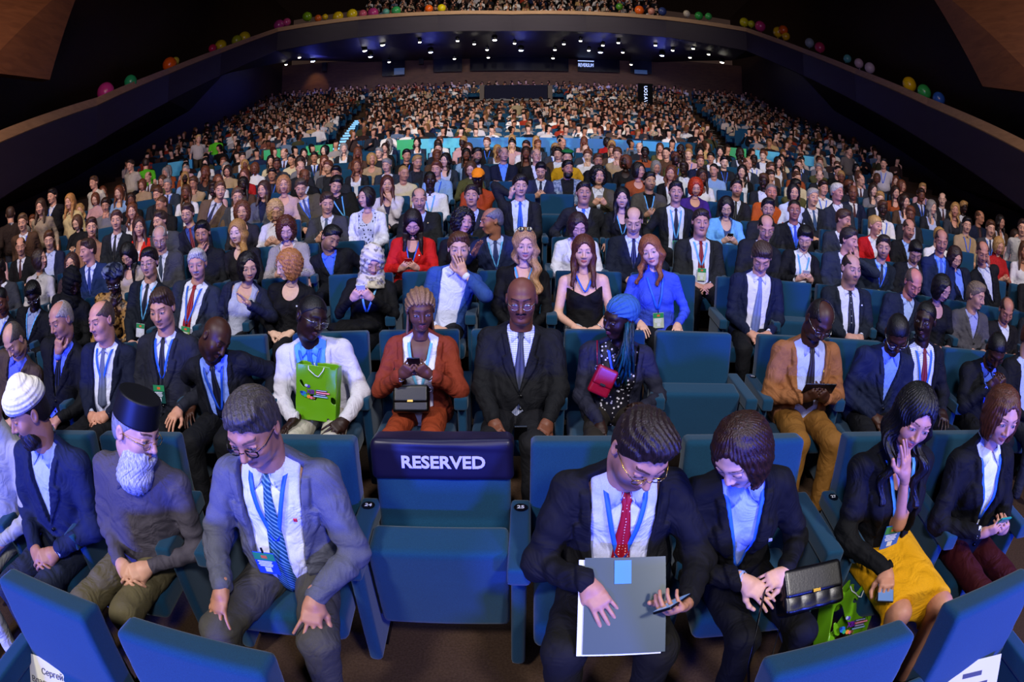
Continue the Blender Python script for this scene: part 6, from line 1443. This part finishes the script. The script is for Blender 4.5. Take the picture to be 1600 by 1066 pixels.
# ---------------------------------------------------------------- the rest of the audience: one mesh of small figures
def mini(h, fem, pose):
    hairf = (lambda p: smin(ell(p, (0, .03, 1.24), (.088, .10, .105)), ell(p, (0, .05, 1.10), (.085, .06, .16)), .03)) if fem else (lambda p: ell(p, (0, .022, 1.245), (.084, .100, .092)))
    def f(p):
        d = ell(p, (0, -.01, 1.20), (.076, .092, .115)); d = np.minimum(d, hairf(p)); d = smin(d, cap(p, (0, .01, 1.0), (0, .01, 1.12), .055), .02)
        d = np.minimum(d, smin(ell(p, (0, .0, .80), (.17, .12, .24)), cap(p, (-.14, .01, .95), (.14, .01, .95), .065), .06))
        for sd in (-1, 1):
            e = (sd*.25, -.04, .72) if pose < 2 else (sd*.22, -.10, .74); w_ = (sd*.08, -.28, .66) if pose == 0 else ((sd*.06, -.22, 1.08) if (pose == 2 and sd > 0) else (sd*.07, -.26, .84))
            d = smin(d, cap(p, (sd*.19, .01, .94), e, .058, .048), .03); d = smin(d, cap(p, e, w_, .048, .036), .02)
        return d
    P, F = nets(f, (-.36, -.36, .60), (.36, .20, 1.38), h)
    x, y, z = P[:, 0], P[:, 1], P[:, 2]; cat = np.zeros(len(P), 'i4')                     # 0 top, 1 skin, 2 hair, 3 inner
    hd = z > 1.085; cat[hd] = 2; hl = 1.24
    cat[hd & (y < -.03) & (z < hl) & (np.abs(x) < .062)] = 1; cat[(z > 1.03) & (z < 1.09) & (np.abs(x) < .05) & (y < 0)] = 1
    if fem: cat[(z > .98) & (z < 1.085) & (y > .035) & (np.abs(x) < .09)] = 2
    hn = (y < -.215) & (z > .60) & (np.abs(x) < .13); cat[hn] = 1
    cat[(z > .76) & (z < .99) & (np.abs(x) < .045) & (y < -.06) & (cat == 0)] = 3
    return P, F, cat
MIN = {0.034: [mini(.034, f, p) for f, p in ((0, 0), (1, 0), (0, 1), (1, 1), (1, 2), (0, 2))], 0.048: [mini(.048, f, p) for f, p in ((0, 0), (1, 0), (0, 1), (1, 1), (1, 2), (0, 2))]}
R2 = np.random.RandomState(5); crowd = M(); ncr = 0
TC = [lin(c) for c in ['17171c', '141318', '0e0e11', '1c1818', '202228', '121216', '2a2c34', 'dcd8d4', 'b8b4b8', 'e0dcd8', '3a2c28', '9a8c78', '6a6260', '8a3020', '1c2440', '7a5a48', '5a6a80', '3a3a28', 'a88a5c', 'b8a8a0', '2c2420', '4a3a34', '8a8484', '151518', 'c8c4c0', '281c1c', '6a4034']]
HC = [lin(c) for c in ['17110f', '1f1411', '100c0c', '2c1c14', '3a2417', '6a4a2e', '150f0e', '3c1c12', '1a110e', '120d0c']]
KC = [lin(c) for c in ['c89880', 'd0a48c', 'b8846c', 'c08c74', 'a87458', 'd4ac96', BROWN]]
def add_mini(P, rz, h, dim=1.0):
    global ncr
    V, F, cat = MIN[h][R2.randint(6)]; c, s_ = math.cos(rz), math.sin(rz); V = V*[R2.choice([-1, 1])*1.0, 1, R2.uniform(.96, 1.03)]
    if V[:, 0].sum()*0 != 0: pass
    hd_ = V[:, 2] > 1.06; ya = R2.uniform(-1.0, 1.0); ca, sa = math.cos(ya), math.sin(ya); hx_ = V[hd_, 0].copy(); hy_ = V[hd_, 1].copy(); V[hd_, 0] = hx_*ca-hy_*sa; V[hd_, 1] = hx_*sa+hy_*ca
    V = V+np.clip(V[:, 2:3]-.7, 0, 1)*[R2.uniform(-.16, .16), R2.uniform(-.30, .06), R2.uniform(-.12, .03)]
    W = np.stack([V[:, 0]*c-V[:, 1]*s_, V[:, 0]*s_+V[:, 1]*c, V[:, 2]], 1)+np.array(P)
    t, k, hh, n = TC[R2.randint(len(TC))], KC[R2.randint(len(KC))], HC[R2.randint(len(HC))], TC[R2.choice([4, 5, 6, 0, 21])]
    if R2.rand() < .65: n = t
    cols = np.array([t, k, hh, n]); C = np.ones((len(V), 4), 'f4'); C[:, :3] = cols[cat]; crowd.add(W, F, None, C); ncr += 1
for r, s in stuffseats:
    if s['who'] == 'CROWD': add_mini(polar(RR[r], s['a'], ZR[r])-Vector((0, 0, 0)), -s['a']+R2.uniform(-.3, .3), .034)
AIS = (-.205, .255)
bands = []
def wallx(y): return float(np.interp(y, [p[1] for p in WLS], [-p[0] for p in WLS]))+.5
for k, (R, z) in enumerate(UP):
    step = .52; n = int(.9*R/step)
    for i in range(-n, n+1):
        a = i*step/R
        if any(abs(a-q)*R < (.64 if k < 17 else .3) for q in AIS): continue
        P = polar(R, a, z); 
        if abs(P.x) > wallx(P.y)-1.3: continue
        if abs(P.x-.25) < 3.3 and 31.2 < P.y < 36.4: continue
        x, y = in_frame((P.x, P.y, P.z+1.2))
        if not (-20 < x < 1620): continue
        fill = .93-(.35 if (k < 9 and 3.2 < P.x < 5.6 and k > 4) else 0)
        if R2.rand() > fill: continue
        add_mini((P.x, P.y, P.z), -a+R2.uniform(-.35, .35), .034 if k < 8 else .048)
# balcony audience
for k in range(BROWS):
    pts = BE[7:-7]
    for i in range(len(pts)-1):
        A_, B_ = Vector(lift(pts[i], 0, -.95+.50*k, .95+.95*k)), Vector(lift(pts[i+1], 0, -.95+.50*k, .95+.95*k)); L_ = (B_-A_).length; n = int(L_/.56)
        for j in range(n):
            if R2.rand() < .12: continue
            P = A_.lerp(B_, (j+.5)/n); 
            if in_frame((P.x, P.y, P.z+1.1))[1] < -12: continue
            add_mini(tuple(P), math.atan2(-P.x, P.y+10), .048)
print('CROWD', ncr, crowd.n)
CR = painted('crowd_cloth', .85, .15, .05, 30, 0)
co_ = obj('seated_audience', crowd, CR, None, 'ffffff', kind='stuff'); tag(co_, 'dense distant audience filling the upper rows and the balcony', 'audience')
# seat backs of the distant rows: one object
sb_ = M()
def seatblock(P, a, wdt=.50):
    c, s_ = math.cos(a), math.sin(a); R3 = np.array([[c, -s_, 0], [s_, c, 0], [0, 0, 1]])
    sb_.box((P[0]-.05*s_*0, P[1], P[2]+.66), (wdt/2, .05, .32), None, R3)
    q = R3@np.array([0, -.25, .41]); sb_.box((P[0]+q[0], P[1]+q[1], P[2]+q[2]), (wdt/2, .22, .06), None, R3)
for r, s in stuffseats: seatblock(polar(RR[r], s['a'], ZR[r]), -s['a'])
for k, (R, z) in enumerate(UP):
    n = int(.9*R/.52)
    for i in range(-n, n+1):
        a = i*.52/R; P = polar(R, a, z)
        if any(abs(a-q)*R < (.64 if k < 17 else .3) for q in AIS) or abs(P.x) > wallx(P.y)-1.3 or (abs(P.x-.25) < 3.3 and 31.2 < P.y < 36.4): continue
        x, y = in_frame((P.x, P.y, P.z+1.0))
        if -20 < x < 1620: seatblock(P, -a)
so_ = obj('distant_seats', sb_, SEATM, None, smooth=False, kind='stuff'); tag(so_, 'rows of blue seats under the distant audience', 'seats')
# ---------------------------------------------------------------- lit aisle stairs, cross-aisle banners
LED = plain('stair_light', '88b8d8', .5, emit='6ab8f0', estr=.9)
for q, nm in zip(AIS, ('left', 'right')):
    t = empty('aisle_stairs', polar(UP[0][0], q, UP[0][1]), -q, 'dark aisle stairs with pale lit step edges on the %s of the upper block' % nm, 'stairs')
    bpy.context.view_layer.update(); inv = t.matrix_world.inverted()
    for k, (R, z) in enumerate(UP[:17]):
        P = inv @ polar(R-.75, q, z); e = M().box((P.x-.22, P.y, P.z+.05), (.17, .02, .04)); obj('step_light', e, LED, t, smooth=False)
    tr = M()
    for k, (R, z) in enumerate(UP[:17]): P = inv @ polar(R-.3, q, z); tr.box((P.x, P.y, P.z+.01), (.62, .46, .012))
    obj('tread', tr, BLACK, t, smooth=False)
def banner(px0, px1, col, lab, top=.60, px_y=224, c2=None):
    Rb = 25.45; a0, a1 = [math.atan2(h.x, h.y+10) for h in (on_arc(px0, px_y, Rb), on_arc(px1, px_y, Rb))]; n = max(2, int((a1-a0)*Rb/.6))
    m = M(); ringband(m, Rb, Rb, 2.52, 2.52+top, a0, a1, n); ringband(m, Rb+.03, Rb+.03, 2.52+top, 2.52, a0, a1, n); ringband(m, Rb, Rb+.03, 2.52+top, 2.52+top, a0, a1, n)
    o = obj('banner', m, c2, None, smooth=False); tag(o, lab, 'banner', 'cross-aisle banners')
def bmat(a, b, s=1.2): return patterned('banner_print_'+a, 'noise', a, b, s, .5, .4, .5)
BB = bmat('0a5a9c', '2a8ac8'); BG = bmat('0f8a4c', '16a060'); BC = bmat('1c86b4', '4ab0d4')
banner(620, 655, 0, 'short green banner on the cross-aisle rail left of the long blue one', c2=BG); banner(657, 728, 0, 'pale blue banner on the cross-aisle rail above the braided person', c2=BC)
banner(730, 1002, 0, 'long bright blue printed banner along the middle of the cross-aisle rail', c2=BB); banner(1004, 1062, 0, 'blue banner at the right end of the centre cross-aisle rail', c2=BB)
banner(478, 520, 0, 'green banner on the rail at the foot of the left stairs', px_y=232, c2=BG); banner(412, 438, 0, 'small green banner further left along the cross-aisle rail', px_y=238, c2=BG); banner(262, 300, 0, 'pale teal banner near the left side wall', px_y=248, c2=BC)
banner(1140, 1166, 0, 'green banner at the foot of the right stairs', px_y=234, c2=BG); banner(1180, 1222, 0, 'cyan banner right of the right stairs', px_y=240, c2=BC); banner(1250, 1272, 0, 'small cyan banner beyond the right stairs towards the wall', px_y=248, c2=BC)
cr_ = M()
ringband(cr_, 25.5, 25.5, 1.9, 2.5, -.62, .62, 60); obj('wall_cross_aisle', cr_, WOODD, None, smooth=False, kind='structure')
